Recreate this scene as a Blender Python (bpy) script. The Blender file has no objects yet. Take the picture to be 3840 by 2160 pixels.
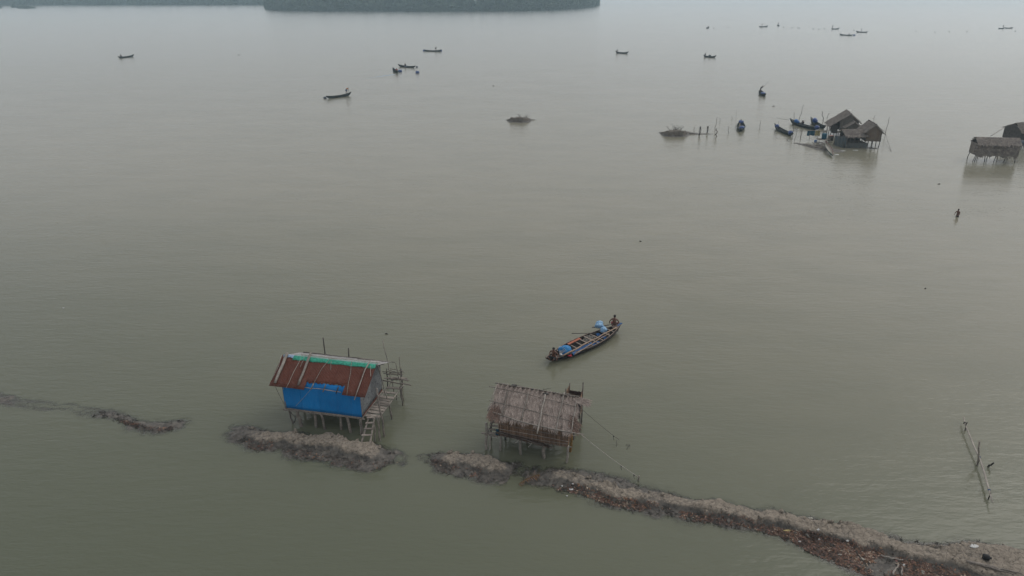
import bpy, math, random
import numpy as np
from mathutils import Vector, Matrix

sc = bpy.context.scene
COL = sc.collection
RNG = random.Random(7)
NR = np.random.default_rng(11)
R = math.radians

# ------------------------------------------------------------------ camera, sky, sun, exposure
CAM_H, FPX, HORIZON = 26.0, 2643.0, -50.0            # drone height, focal length and horizon row on a 3840 px wide frame
PITCH = math.atan((1080 - HORIZON) / FPX)
cam = bpy.data.cameras.new('camera')
cam.sensor_width = 36.0
cam.lens = FPX / 3840 * 36.0
cam.clip_start, cam.clip_end = 0.5, 30000
camo = bpy.data.objects.new('camera', cam)
camo.location = (0, 0, CAM_H)
camo.rotation_euler = (math.pi / 2 - PITCH, 0, 0)
COL.objects.link(camo)
sc.camera = camo

SUN_EL, SUN_ROT = R(48), R(58)
world = bpy.data.worlds.new('World')
sc.world = world
world.use_nodes = True
wt = world.node_tree
bg = wt.nodes['Background']
sky = wt.nodes.new('ShaderNodeTexSky')
sky.sky_type = 'NISHITA'
sky.sun_disc = False
sky.sun_elevation, sky.sun_rotation = SUN_EL, SUN_ROT
sky.dust_density, sky.air_density, sky.ozone_density = 4.0, 1.0, 1.0
hs = wt.nodes.new('ShaderNodeHueSaturation')
hs.inputs['Saturation'].default_value = 0.35
cl = wt.nodes.new('ShaderNodeMix')                    # even cloud deck over the clear sky
cl.data_type = 'RGBA'
cl.inputs['Factor'].default_value = 0.62
cl.inputs['B'].default_value = (6.1, 6.15, 6.2, 1)
wt.links.new(sky.outputs[0], hs.inputs['Color'])
wt.links.new(hs.outputs[0], cl.inputs['A'])
wt.links.new(cl.outputs['Result'], bg.inputs['Color'])
bg.inputs['Strength'].default_value = 0.12

sl = bpy.data.lights.new('sun', 'SUN')
sl.energy, sl.angle, sl.color = 0.5, R(40), (1.0, 0.96, 0.9)
so = bpy.data.objects.new('sun', sl)
so.rotation_euler = (math.pi / 2 - SUN_EL, 0, -SUN_ROT + math.pi)
so.location = (0, 0, 80)
COL.objects.link(so)

sc.view_settings.view_transform = 'Standard'
sc.view_settings.look = 'None'
sc.view_settings.exposure = 0.2
sc.view_settings.gamma = 1.0
sc.view_settings.use_curve_mapping = False
sc.render.engine = 'CYCLES'
sc.cycles.use_denoising = True
sc.cycles.max_bounces = 6
sc.cycles.volume_bounces = 3
sc.cycles.transparent_max_bounces = 8
sc.cycles.caustics_reflective = False
sc.cycles.caustics_refractive = False

# ------------------------------------------------------------------ measuring: photo ray -> place on the ground
def ray(u, v):
    dx, dy = (u - 1920) / FPX, -(v - 1080) / FPX
    c, s = math.cos(PITCH), math.sin(PITCH)
    return Vector((dx, c + dy * s, -s + dy * c))
EYE = Vector((0, 0, CAM_H))
def P(u, v, z=0.0):
    d = ray(u, v)
    return EYE + d * ((z - CAM_H) / d.z)
class Frame:
    """ground frame of a building: origin, turn about z"""
    def __init__(self, o, th):
        self.o, self.th = Vector((o[0], o[1], 0)), th
        self.M = Matrix.Rotation(-th, 3, 'Z')
    def on(self, u, v, n, d):                       # local point where n.p = d
        o, r = self.M @ (EYE - self.o), self.M @ ray(u, v)
        n = Vector(n)
        return o + r * ((d - n.dot(o)) / n.dot(r))
    def w(self, p):
        return self.M.transposed() @ Vector(p) + self.o

# ------------------------------------------------------------------ numpy noise
def _h(ix, iy, s):
    n = (ix.astype(np.int64) * 374761393 + iy.astype(np.int64) * 668265263 + s * 974634721) & 0xffffffff
    n = ((n ^ (n >> 13)) * 1274126177) & 0xffffffff
    return ((n ^ (n >> 16)) & 0xffff) / 65535.0
def vn(x, y, s=0):
    x, y = np.asarray(x, float), np.asarray(y, float)
    ix, iy = np.floor(x), np.floor(y)
    fx, fy = x - ix, y - iy
    fx, fy = fx * fx * (3 - 2 * fx), fy * fy * (3 - 2 * fy)
    a, b = _h(ix, iy, s), _h(ix + 1, iy, s)
    c, d = _h(ix, iy + 1, s), _h(ix + 1, iy + 1, s)
    return (a * (1 - fx) + b * fx) * (1 - fy) + (c * (1 - fx) + d * fx) * fy
def fbm(x, y, s=0, o=4):
    r, a, t = 0, 1.0, 0
    for i in range(o):
        r = r + a * vn(x, y, s + i * 17); t += a
        x, y, a = np.asarray(x) * 2.03 + 5.1, np.asarray(y) * 2.03 + 1.7, a * 0.5
    return r / t - 0.5
def worley(x, y, s=0):
    x, y = np.asarray(x, float), np.asarray(y, float)
    ix, iy = np.floor(x), np.floor(y)
    d1 = np.full(x.shape, 9.0); d2 = np.full(x.shape, 9.0)
    for a in (-1, 0, 1):
        for b in (-1, 0, 1):
            cx, cy = ix + a, iy + b
            d = np.hypot(cx + _h(cx, cy, s) - x, cy + _h(cx, cy, s + 5) - y)
            d2 = np.where(d < d1, d1, np.minimum(d2, d)); d1 = np.minimum(d1, d)
    return d1, d2
def sstep(a, b, x):
    t = np.clip((x - a) / (b - a), 0, 1)
    return t * t * (3 - 2 * t)

# ------------------------------------------------------------------ materials
def _mat(name):
    m = bpy.data.materials.new(name); m.use_nodes = True
    nt = m.node_tree
    return m, nt, nt.nodes['Principled BSDF']
def _n(nt, t, **kw):
    n = nt.nodes.new(t)
    for k, v in kw.items():
        if k.startswith('i_'):
            n.inputs[k[2:].replace('_', ' ')].default_value = v
        else:
            setattr(n, k, v)
    return n
def mixc(nt, fac, a, b, blend='MIX'):
    m = nt.nodes.new('ShaderNodeMix'); m.data_type = 'RGBA'; m.blend_type = blend
    for key, val in (('Factor', fac), ('A', a), ('B', b)):
        s = m.inputs[key]
        if hasattr(val, 'is_linked') or hasattr(val, 'links'):
            nt.links.new(val, s)
        else:
            s.default_value = val if key == 'Factor' else (*val, 1)
    return m.outputs['Result']
def rampf(nt, src, a, b):
    n = _n(nt, 'ShaderNodeMapRange'); n.inputs['From Min'].default_value = a; n.inputs['From Max'].default_value = b
    n.interpolation_type = 'SMOOTHSTEP'
    nt.links.new(src, n.inputs['Value'])
    return n.outputs[0]
def noise(nt, co, scale, detail=4, rough=0.6, stretch=None, rot=None):
    n = _n(nt, 'ShaderNodeTexNoise'); n.inputs['Scale'].default_value = scale
    n.inputs['Detail'].default_value = detail; n.inputs['Roughness'].default_value = rough
    if stretch or rot:
        mp = _n(nt, 'ShaderNodeMapping')
        if stretch: mp.inputs['Scale'].default_value = stretch
        if rot: mp.inputs['Rotation'].default_value = rot
        nt.links.new(co, mp.inputs['Vector']); co = mp.outputs[0]
    nt.links.new(co, n.inputs['Vector'])
    return n.outputs['Fac']
def simple(name, c1, c2, rough=0.8, scale=3.0, bump=0.3, bscale=25, vary=0.35, stretch=None, metal=0.0, spec=0.3, c3=None, attr=False, grain=0.5):
    """weathered surface: two tones in patches, finer grain, one brightness per object"""
    m, nt, b = _mat(name)
    co = _n(nt, 'ShaderNodeTexCoord').outputs['Object']
    f = rampf(nt, noise(nt, co, scale, 5, 0.65, stretch), 0.34, 0.66)
    c = mixc(nt, f, c1, c2)
    g = rampf(nt, noise(nt, co, bscale, 3, 0.6, stretch), 0.3, 0.7)
    if c3:
        c = mixc(nt, rampf(nt, noise(nt, co, scale * 2.7, 6, 0.7, stretch), 0.55, 0.72), c, c3)
    dk = _n(nt, 'ShaderNodeMix'); dk.data_type = 'RGBA'; dk.blend_type = 'MULTIPLY'
    dk.inputs['Factor'].default_value = grain
    nt.links.new(c, dk.inputs['A'])
    gr = _n(nt, 'ShaderNodeCombineColor')
    for k in range(3): nt.links.new(g, gr.inputs[k])
    nt.links.new(gr.outputs[0], dk.inputs['B'])
    c = dk.outputs['Result']
    hv = _n(nt, 'ShaderNodeHueSaturation')
    mr = _n(nt, 'ShaderNodeMapRange'); mr.inputs['To Min'].default_value = 0.92 - vary * 0.75; mr.inputs['To Max'].default_value = 0.92 + vary * 0.75
    if attr:
        at = _n(nt, 'ShaderNodeAttribute'); at.attribute_name = 'rnd'
        nt.links.new(at.outputs['Fac'], mr.inputs['Value'])
    else:
        nt.links.new(_n(nt, 'ShaderNodeObjectInfo').outputs['Random'], mr.inputs['Value'])
    nt.links.new(mr.outputs[0], hv.inputs['Value']); nt.links.new(c, hv.inputs['Color'])
    nt.links.new(hv.outputs[0], b.inputs['Base Color'])
    b.inputs['Roughness'].default_value = rough; b.inputs['Metallic'].default_value = metal
    b.inputs['Specular IOR Level'].default_value = spec
    if bump:
        bp = _n(nt, 'ShaderNodeBump'); bp.inputs['Strength'].default_value = bump; bp.inputs['Distance'].default_value = 0.02
        nt.links.new(noise(nt, co, bscale, 4, 0.6, stretch), bp.inputs['Height'])
        nt.links.new(bp.outputs[0], b.inputs['Normal'])
    return m

M = {}
M['pole'] = simple('weathered_pole', (0.30, 0.26, 0.225), (0.17, 0.15, 0.13), 0.85, 2.2)
M['palepole'] = simple('pale_pole', (0.42, 0.38, 0.335), (0.27, 0.24, 0.21), 0.85, 2.0)
M['darkpole'] = simple('dark_wet_pole', (0.13, 0.115, 0.10), (0.06, 0.055, 0.05), 0.7, 2.0)
M['plank'] = simple('grey_plank', (0.36, 0.31, 0.27), (0.20, 0.175, 0.15), 0.85, 2.5, vary=0.45)
M['bamboo'] = simple('tan_bamboo', (0.42, 0.30, 0.21), (0.30, 0.21, 0.15), 0.6, 2.5, vary=0.2)
M['redplank'] = simple('orange_plank', (0.42, 0.14, 0.075), (0.32, 0.10, 0.06), 0.7, 3)
M['rope'] = simple('pale_rope', (0.45, 0.42, 0.37), (0.33, 0.30, 0.26), 0.9, 6)
M['darkrope'] = simple('dark_rope', (0.12, 0.11, 0.10), (0.07, 0.065, 0.06), 0.9, 6)
M['roofred'] = simple('rusty_roof_sheet', (0.125, 0.046, 0.033), (0.150, 0.062, 0.045), 0.85, 2.0, bump=0.12, bscale=14, vary=0.14, spec=0.1, grain=0.25, c3=(0.12, 0.055, 0.042))
M['bluesheet'] = simple('blue_wall_sheet', (0.008, 0.185, 0.48), (0.007, 0.155, 0.42), 0.6, 0.9, bump=0.0, bscale=6, vary=0.1, spec=0.15, grain=0.0, c3=(0.006, 0.16, 0.43))
M['greysheet'] = simple('stained_grey_sheet', (0.25, 0.26, 0.265), (0.17, 0.175, 0.18), 0.6, 1.1, bump=0.1, bscale=9, vary=0.1, c3=(0.05, 0.048, 0.05))
M['whitesheet'] = simple('pale_roof_sheet', (0.40, 0.39, 0.385), (0.28, 0.265, 0.26), 0.6, 1.5, bump=0.1, bscale=12, vary=0.2)
M['green'] = simple('green_ridge_sheet', (0.030, 0.33, 0.215), (0.045, 0.36, 0.25), 0.55, 1.0, bump=0.1, bscale=8, vary=0.05)
M['palewash'] = simple('faded_green_sheet', (0.33, 0.42, 0.40), (0.22, 0.36, 0.32), 0.6, 1.5, bump=0.1, bscale=8, vary=0.05)
M['paleblue'] = simple('pale_blue_sheet', (0.25, 0.40, 0.60), (0.34, 0.46, 0.62), 0.6, 1.0, bump=0.1, bscale=8, vary=0.05)
M['leaf'] = simple('dry_palm_leaf', (0.55, 0.455, 0.40), (0.38, 0.31, 0.27), 0.85, 3, bump=0.2, bscale=40, vary=0.42, attr=True)
M['leafrib'] = simple('palm_rib', (0.22, 0.165, 0.135), (0.15, 0.11, 0.09), 0.8, 5)
M['reddleaf'] = simple('brown_palm_leaf', (0.30, 0.20, 0.155), (0.21, 0.145, 0.12), 0.85, 3, bump=0.2, bscale=40, vary=0.4, attr=True)
M['under'] = simple('thatch_under', (0.46, 0.38, 0.33), (0.32, 0.26, 0.225), 0.9, 4)
M['reed'] = simple('brown_reed', (0.36, 0.23, 0.15), (0.24, 0.155, 0.11), 0.8, 2.0, vary=0.4, attr=True)
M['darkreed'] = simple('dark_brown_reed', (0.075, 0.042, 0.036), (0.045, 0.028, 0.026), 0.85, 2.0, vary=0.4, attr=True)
M['farthatch'] = simple('grey_thatch', (0.31, 0.27, 0.235), (0.18, 0.155, 0.138), 0.9, 2.2, bump=0.5, bscale=12, vary=0.28, attr=True)
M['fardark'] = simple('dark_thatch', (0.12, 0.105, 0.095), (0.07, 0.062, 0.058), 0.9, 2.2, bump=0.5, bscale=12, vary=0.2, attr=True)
M['tanwall'] = simple('tan_mat_wall', (0.24, 0.18, 0.13), (0.165, 0.125, 0.095), 0.9, 1.6, bump=0.3, bscale=18, vary=0.15)
M['greywall'] = simple('grey_mat_wall', (0.23, 0.21, 0.18), (0.16, 0.145, 0.125), 0.9, 1.6, bump=0.3, bscale=18, vary=0.15)
M['bluegrey'] = simple('grey_blue_sheet', (0.12, 0.15, 0.20), (0.085, 0.10, 0.13), 0.6, 1.5, vary=0.1)
M['net'] = simple('grey_net', (0.15, 0.155, 0.15), (0.10, 0.105, 0.10), 0.9, 2, bump=0.4, bscale=20, vary=0.15)
M['netblue'] = simple('blue_grey_net', (0.085, 0.12, 0.145), (0.13, 0.135, 0.125), 0.9, 2, bump=0.4, bscale=20, vary=0.15)
M['hull'] = simple('tarred_hull', (0.040, 0.032, 0.028), (0.022, 0.019, 0.018), 0.6, 2.0, vary=0.1)
M['hullgreen'] = simple('dark_green_hull', (0.020, 0.034, 0.034), (0.014, 0.021, 0.022), 0.6, 2.0, vary=0.3)
M['inside'] = simple('hull_inside', (0.042, 0.035, 0.031), (0.020, 0.018, 0.017), 0.8, 3, vary=0.15)
M['insidefar'] = simple('hull_inside_worn', (0.10, 0.11, 0.10), (0.05, 0.056, 0.055), 0.8, 3, vary=0.2)
M['rim'] = simple('worn_gunwale', (0.30, 0.235, 0.195), (0.17, 0.13, 0.11), 0.75, 4, vary=0.15)
M['rimfar'] = simple('dark_gunwale', (0.085, 0.095, 0.09), (0.05, 0.055, 0.055), 0.75, 4, vary=0.3)
M['thwart'] = simple('pale_thwart', (0.40, 0.335, 0.285), (0.29, 0.24, 0.205), 0.8, 4, vary=0.2)
M['cyan'] = simple('bright_blue_tarp', (0.012, 0.235, 0.56), (0.010, 0.17, 0.42), 0.5, 5, bump=0.6, bscale=14, vary=0.05)
M['bluetarp'] = simple('blue_tarp', (0.012, 0.135, 0.40), (0.010, 0.095, 0.29), 0.5, 3, bump=0.4, bscale=10, vary=0.15)
M['drum'] = simple('blue_plastic', (0.018, 0.070, 0.27), (0.012, 0.045, 0.19), 0.4, 3, bump=0.05, vary=0.2, spec=0.5)
M['teal'] = simple('teal_cloth', (0.012, 0.105, 0.17), (0.010, 0.075, 0.12), 0.8, 3, vary=0.2)
M['skin'] = simple('brown_skin', (0.17, 0.078, 0.052), (0.13, 0.06, 0.04), 0.55, 6, bump=0.05, vary=0.1)
M['hair'] = simple('black_hair', (0.012, 0.010, 0.010), (0.018, 0.015, 0.014), 0.6, 12, vary=0.05)
M['white'] = simple('white_plastic', (0.72, 0.72, 0.70), (0.60, 0.60, 0.58), 0.5, 4, vary=0.1, bump=0.1)
M['maroon'] = simple('maroon_cloth', (0.26, 0.035, 0.055), (0.19, 0.025, 0.04), 0.85, 6)
M['orange'] = simple('orange_shirt', (0.42, 0.16, 0.03), (0.34, 0.12, 0.02), 0.85, 6)
M['redcloth'] = simple('red_cloth', (0.36, 0.035, 0.05), (0.28, 0.025, 0.035), 0.85, 6)
M['bluecloth'] = simple('blue_cloth', (0.05, 0.11, 0.21), (0.035, 0.07, 0.15), 0.85, 6)
M['darkcloth'] = simple('dark_cloth', (0.028, 0.030, 0.034), (0.02, 0.02, 0.022), 0.85, 6)
M['palecloth'] = simple('pale_cloth', (0.45, 0.43, 0.38), (0.36, 0.33, 0.28), 0.85, 6)
M['yellowcloth'] = simple('yellow_cloth', (0.36, 0.31, 0.13), (0.28, 0.25, 0.14), 0.85, 6)
M['black'] = simple('black_plastic', (0.008, 0.008, 0.009), (0.013, 0.013, 0.013), 0.5, 6, vary=0.05)
M['tin'] = simple('tin', (0.55, 0.55, 0.56), (0.42, 0.42, 0.43), 0.35, 6, metal=0.7)
M['frondgold'] = simple('golden_frond', (0.24, 0.135, 0.032), (0.16, 0.085, 0.025), 0.7, 5)
M['twig'] = simple('dry_twig', (0.16, 0.145, 0.135), (0.10, 0.09, 0.085), 0.9, 6)
M['yellow'] = simple('yellow_scrap', (0.62, 0.50, 0.22), (0.52, 0.42, 0.2), 0.7, 6)
M['canoegreen'] = simple('green_painted_wood', (0.03, 0.11, 0.085), (0.04, 0.075, 0.06), 0.7, 4)

def net_mat():
    m, nt, b = _mat('pale_blue_net_mesh')
    co = _n(nt, 'ShaderNodeTexCoord').outputs['Object']
    v = _n(nt, 'ShaderNodeTexVoronoi'); v.feature = 'DISTANCE_TO_EDGE'; v.inputs['Scale'].default_value = 9.0
    nt.links.new(co, v.inputs['Vector'])
    c = mixc(nt, rampf(nt, v.outputs['Distance'], 0.02, 0.16), (0.40, 0.55, 0.66), (0.085, 0.24, 0.45))
    c = mixc(nt, rampf(nt, noise(nt, co, 22, 3), 0.5, 0.7), c, (0.05, 0.13, 0.25))
    nt.links.new(c, b.inputs['Base Color']); b.inputs['Roughness'].default_value = 0.6
    bp = _n(nt, 'ShaderNodeBump'); bp.inputs['Strength'].default_value = 0.8; bp.inputs['Distance'].default_value = 0.03
    nt.links.new(v.outputs['Distance'], bp.inputs['Height']); nt.links.new(bp.outputs[0], b.inputs['Normal'])
    return m
M['netball'] = net_mat()

def mud_mat(name='tidal_mud', dark=1.0):
    m, nt, b = _mat(name)
    geo = _n(nt, 'ShaderNodeNewGeometry')
    pos = geo.outputs['Position']
    sep = _n(nt, 'ShaderNodeSeparateXYZ'); nt.links.new(pos, sep.inputs[0])
    n1 = noise(nt, pos, 0.9, 5, 0.65); n2 = noise(nt, pos, 6.0, 6, 0.7); n3 = noise(nt, pos, 2.3, 5, 0.7)
    ad = _n(nt, 'ShaderNodeMath', operation='MULTIPLY_ADD'); nt.links.new(n2, ad.inputs[0]); ad.inputs[1].default_value = 0.34
    nt.links.new(sep.outputs['Z'], ad.inputs[2])
    ad2 = _n(nt, 'ShaderNodeMath', operation='MULTIPLY_ADD'); nt.links.new(n1, ad2.inputs[0]); ad2.inputs[1].default_value = 0.16
    nt.links.new(ad.outputs[0], ad2.inputs[2])
    tide = rampf(nt, ad2.outputs[0], 0.46, 0.64)                     # above the tide line the mud has dried
    wet = mixc(nt, rampf(nt, n3, 0.35, 0.65), (0.130, 0.117, 0.101), (0.062, 0.056, 0.050))
    wet = mixc(nt, rampf(nt, n2, 0.56, 0.68), wet, (0.022, 0.020, 0.019))
    dry = mixc(nt, rampf(nt, n2, 0.35, 0.65), (0.170, 0.145, 0.116), (0.25, 0.214, 0.174))
    vo = _n(nt, 'ShaderNodeTexVoronoi'); vo.feature = 'DISTANCE_TO_EDGE'; vo.inputs['Scale'].default_value = 3.2
    wp = _n(nt, 'ShaderNodeVectorMath', operation='MULTIPLY_ADD')
    nz = _n(nt, 'ShaderNodeTexNoise'); nz.inputs['Scale'].default_value = 3; nt.links.new(pos, nz.inputs['Vector'])
    nt.links.new(nz.outputs['Color'], wp.inputs[0]); wp.inputs[1].default_value = (0.5, 0.5, 0.5); nt.links.new(pos, wp.inputs[2])
    nt.links.new(wp.outputs[0], vo.inputs['Vector'])
    crack = rampf(nt, vo.outputs['Distance'], 0.0, 0.045)
    dry = mixc(nt, crack, (0.075, 0.065, 0.055), dry)
    if dark < 1: dry = mixc(nt, 1.0 - dark, dry, (0.045, 0.042, 0.038))
    nt.links.new(mixc(nt, tide, wet, dry), b.inputs['Base Color'])
    rr = _n(nt, 'ShaderNodeMapRange'); nt.links.new(tide, rr.inputs['Value'])
    rr.inputs['To Min'].default_value = 0.6; rr.inputs['To Max'].default_value = 0.95
    nt.links.new(rr.outputs[0], b.inputs['Roughness']); b.inputs['Specular IOR Level'].default_value = 0.25
    bp = _n(nt, 'ShaderNodeBump'); bp.inputs['Strength'].default_value = 0.7; bp.inputs['Distance'].default_value = 0.031
    nt.links.new(n2, bp.inputs['Height'])
    bp2 = _n(nt, 'ShaderNodeBump'); bp2.inputs['Strength'].default_value = 0.5; bp2.inputs['Distance'].default_value = 0.04
    nt.links.new(crack, bp2.inputs['Height']); nt.links.new(bp.outputs[0], bp2.inputs['Normal'])
    nt.links.new(bp2.outputs[0], b.inputs['Normal'])
    return m
M['mud'] = mud_mat(); M['greymud'] = mud_mat('wet_mound_mud', 0.5)

def water_mat():
    m, nt, b = _mat('silty_water')
    nt.nodes.remove(b)
    pos = _n(nt, 'ShaderNodeNewGeometry').outputs['Position']
    big = noise(nt, pos, 0.018, 4, 0.55, (1, 1.6, 1))
    mid = noise(nt, pos, 0.11, 4, 0.6, (1, 2.2, 1), (0, 0, R(14)))
    # paler outward and rightward: silt tint, with sky reflection painted into the colour
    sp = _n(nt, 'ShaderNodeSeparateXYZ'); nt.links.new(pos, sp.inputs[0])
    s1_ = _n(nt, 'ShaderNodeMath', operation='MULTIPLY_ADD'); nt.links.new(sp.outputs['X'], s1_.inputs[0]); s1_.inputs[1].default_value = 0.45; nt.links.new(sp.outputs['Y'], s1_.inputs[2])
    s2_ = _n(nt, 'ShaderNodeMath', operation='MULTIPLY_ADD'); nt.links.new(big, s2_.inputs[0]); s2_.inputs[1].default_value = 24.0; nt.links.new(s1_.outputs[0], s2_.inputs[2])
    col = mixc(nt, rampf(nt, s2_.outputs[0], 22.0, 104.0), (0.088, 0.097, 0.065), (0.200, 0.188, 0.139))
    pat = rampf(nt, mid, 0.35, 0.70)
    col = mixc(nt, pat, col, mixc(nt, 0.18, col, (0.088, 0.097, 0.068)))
    # ripples: short wind waves crossing, livelier in gusty patches
    w1 = noise(nt, pos, 1.5, 3, 0.55, (0.55, 1.7, 1), (0, 0, R(12)))
    w2 = noise(nt, pos, 4.2, 2, 0.5, (0.6, 1.5, 1), (0, 0, R(-18)))
    w3 = noise(nt, pos, 0.28, 2, 0.5, (0.6, 1.8, 1), (0, 0, R(8)))
    gust = rampf(nt, noise(nt, pos, 0.045, 3, 0.6, (1, 2.2, 1), (0, 0, R(6))), 0.35, 0.65)
    a1 = _n(nt, 'ShaderNodeMath', operation='MULTIPLY_ADD'); nt.links.new(w2, a1.inputs[0]); a1.inputs[1].default_value = 0.30; nt.links.new(w1, a1.inputs[2])
    g2 = _n(nt, 'ShaderNodeMapRange'); nt.links.new(gust, g2.inputs['Value']); g2.inputs['To Min'].default_value = 0.6; g2.inputs['To Max'].default_value = 1.0
    a2 = _n(nt, 'ShaderNodeMath', operation='MULTIPLY'); nt.links.new(a1.outputs[0], a2.inputs[0]); nt.links.new(g2.outputs[0], a2.inputs[1])
    a3 = _n(nt, 'ShaderNodeMath', operation='MULTIPLY_ADD'); nt.links.new(w3, a3.inputs[0]); a3.inputs[1].default_value = 1.0; nt.links.new(a2.outputs[0], a3.inputs[2])
    bp = _n(nt, 'ShaderNodeBump'); bp.inputs['Strength'].default_value = 1.0; bp.inputs['Distance'].default_value = 0.042
    nt.links.new(a3.outputs[0], bp.inputs['Height'])
    di = _n(nt, 'ShaderNodeBsdfDiffuse'); nt.links.new(col, di.inputs['Color']); nt.links.new(bp.outputs[0], di.inputs['Normal'])
    tr = _n(nt, 'ShaderNodeBsdfTransparent')
    dep = _n(nt, 'ShaderNodeAttribute'); dep.attribute_name = 'depth'
    ex = _n(nt, 'ShaderNodeMath', operation='MULTIPLY'); nt.links.new(dep.outputs['Fac'], ex.inputs[0]); ex.inputs[1].default_value = -15.0
    e2 = _n(nt, 'ShaderNodeMath', operation='EXPONENT'); nt.links.new(ex.outputs[0], e2.inputs[0])
    s1 = _n(nt, 'ShaderNodeMixShader'); cut = rampf(nt, dep.outputs['Fac'], 0.36, 0.2)
    e3 = _n(nt, 'ShaderNodeMath', operation='MULTIPLY'); nt.links.new(e2.outputs[0], e3.inputs[0]); nt.links.new(cut, e3.inputs[1])
    nt.links.new(e3.outputs[0], s1.inputs[0]); nt.links.new(di.outputs[0], s1.inputs[1]); nt.links.new(tr.outputs[0], s1.inputs[2])
    gl = _n(nt, 'ShaderNodeBsdfGlossy'); gl.inputs['Roughness'].default_value = 0.13
    ro = _n(nt, 'ShaderNodeMapRange'); nt.links.new(rampf(nt, sp.outputs['Y'], 60.0, 330.0), ro.inputs['Value'])     # open water is choppier than the lee of the banks
    ro.inputs['To Min'].default_value = 0.13; ro.inputs['To Max'].default_value = 0.19; nt.links.new(ro.outputs[0], gl.inputs['Roughness']); nt.links.new(bp.outputs[0], gl.inputs['Normal'])
    fr = _n(nt, 'ShaderNodeFresnel'); fr.inputs['IOR'].default_value = 1.36; nt.links.new(bp.outputs[0], fr.inputs['Normal'])
    s2 = _n(nt, 'ShaderNodeMixShader'); nt.links.new(fr.outputs[0], s2.inputs[0]); nt.links.new(s1.outputs[0], s2.inputs[1]); nt.links.new(gl.outputs[0], s2.inputs[2])
    nt.links.new(s2.outputs[0], nt.nodes['Material Output'].inputs['Surface'])
    return m
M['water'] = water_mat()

def foliage_mat():
    m, nt, b = _mat('mangrove_foliage')
    at = _n(nt, 'ShaderNodeAttribute'); at.attribute_name = 'rnd'
    c = mixc(nt, at.outputs['Fac'], (0.014, 0.030, 0.017), (0.052, 0.076, 0.035))
    nt.links.new(c, b.inputs['Base Color']); b.inputs['Roughness'].default_value = 0.7
    return m
M['foliage'] = foliage_mat()
def litter_mat():
    m, nt, b = _mat('leaf_litter')
    at = _n(nt, 'ShaderNodeAttribute'); at.attribute_name = 'rnd'
    cr = _n(nt, 'ShaderNodeValToRGB'); nt.links.new(at.outputs['Fac'], cr.inputs[0])
    e = cr.color_ramp.elements
    e[0].position, e[0].color = 0.0, (0.04, 0.032, 0.027, 1)
    e[1].position, e[1].color = 1.0, (0.36, 0.29, 0.22, 1)
    for p, c in ((0.35, (0.085, 0.056, 0.044, 1)), (0.6, (0.15, 0.085, 0.064, 1)), (0.8, (0.21, 0.115, 0.062, 1)), (0.93, (0.21, 0.10, 0.085, 1))):
        k = e.new(p); k.color = c
    nt.links.new(cr.outputs[0], b.inputs['Base Color']); b.inputs['Roughness'].default_value = 0.8
    return m
M['litter'] = litter_mat()

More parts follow.
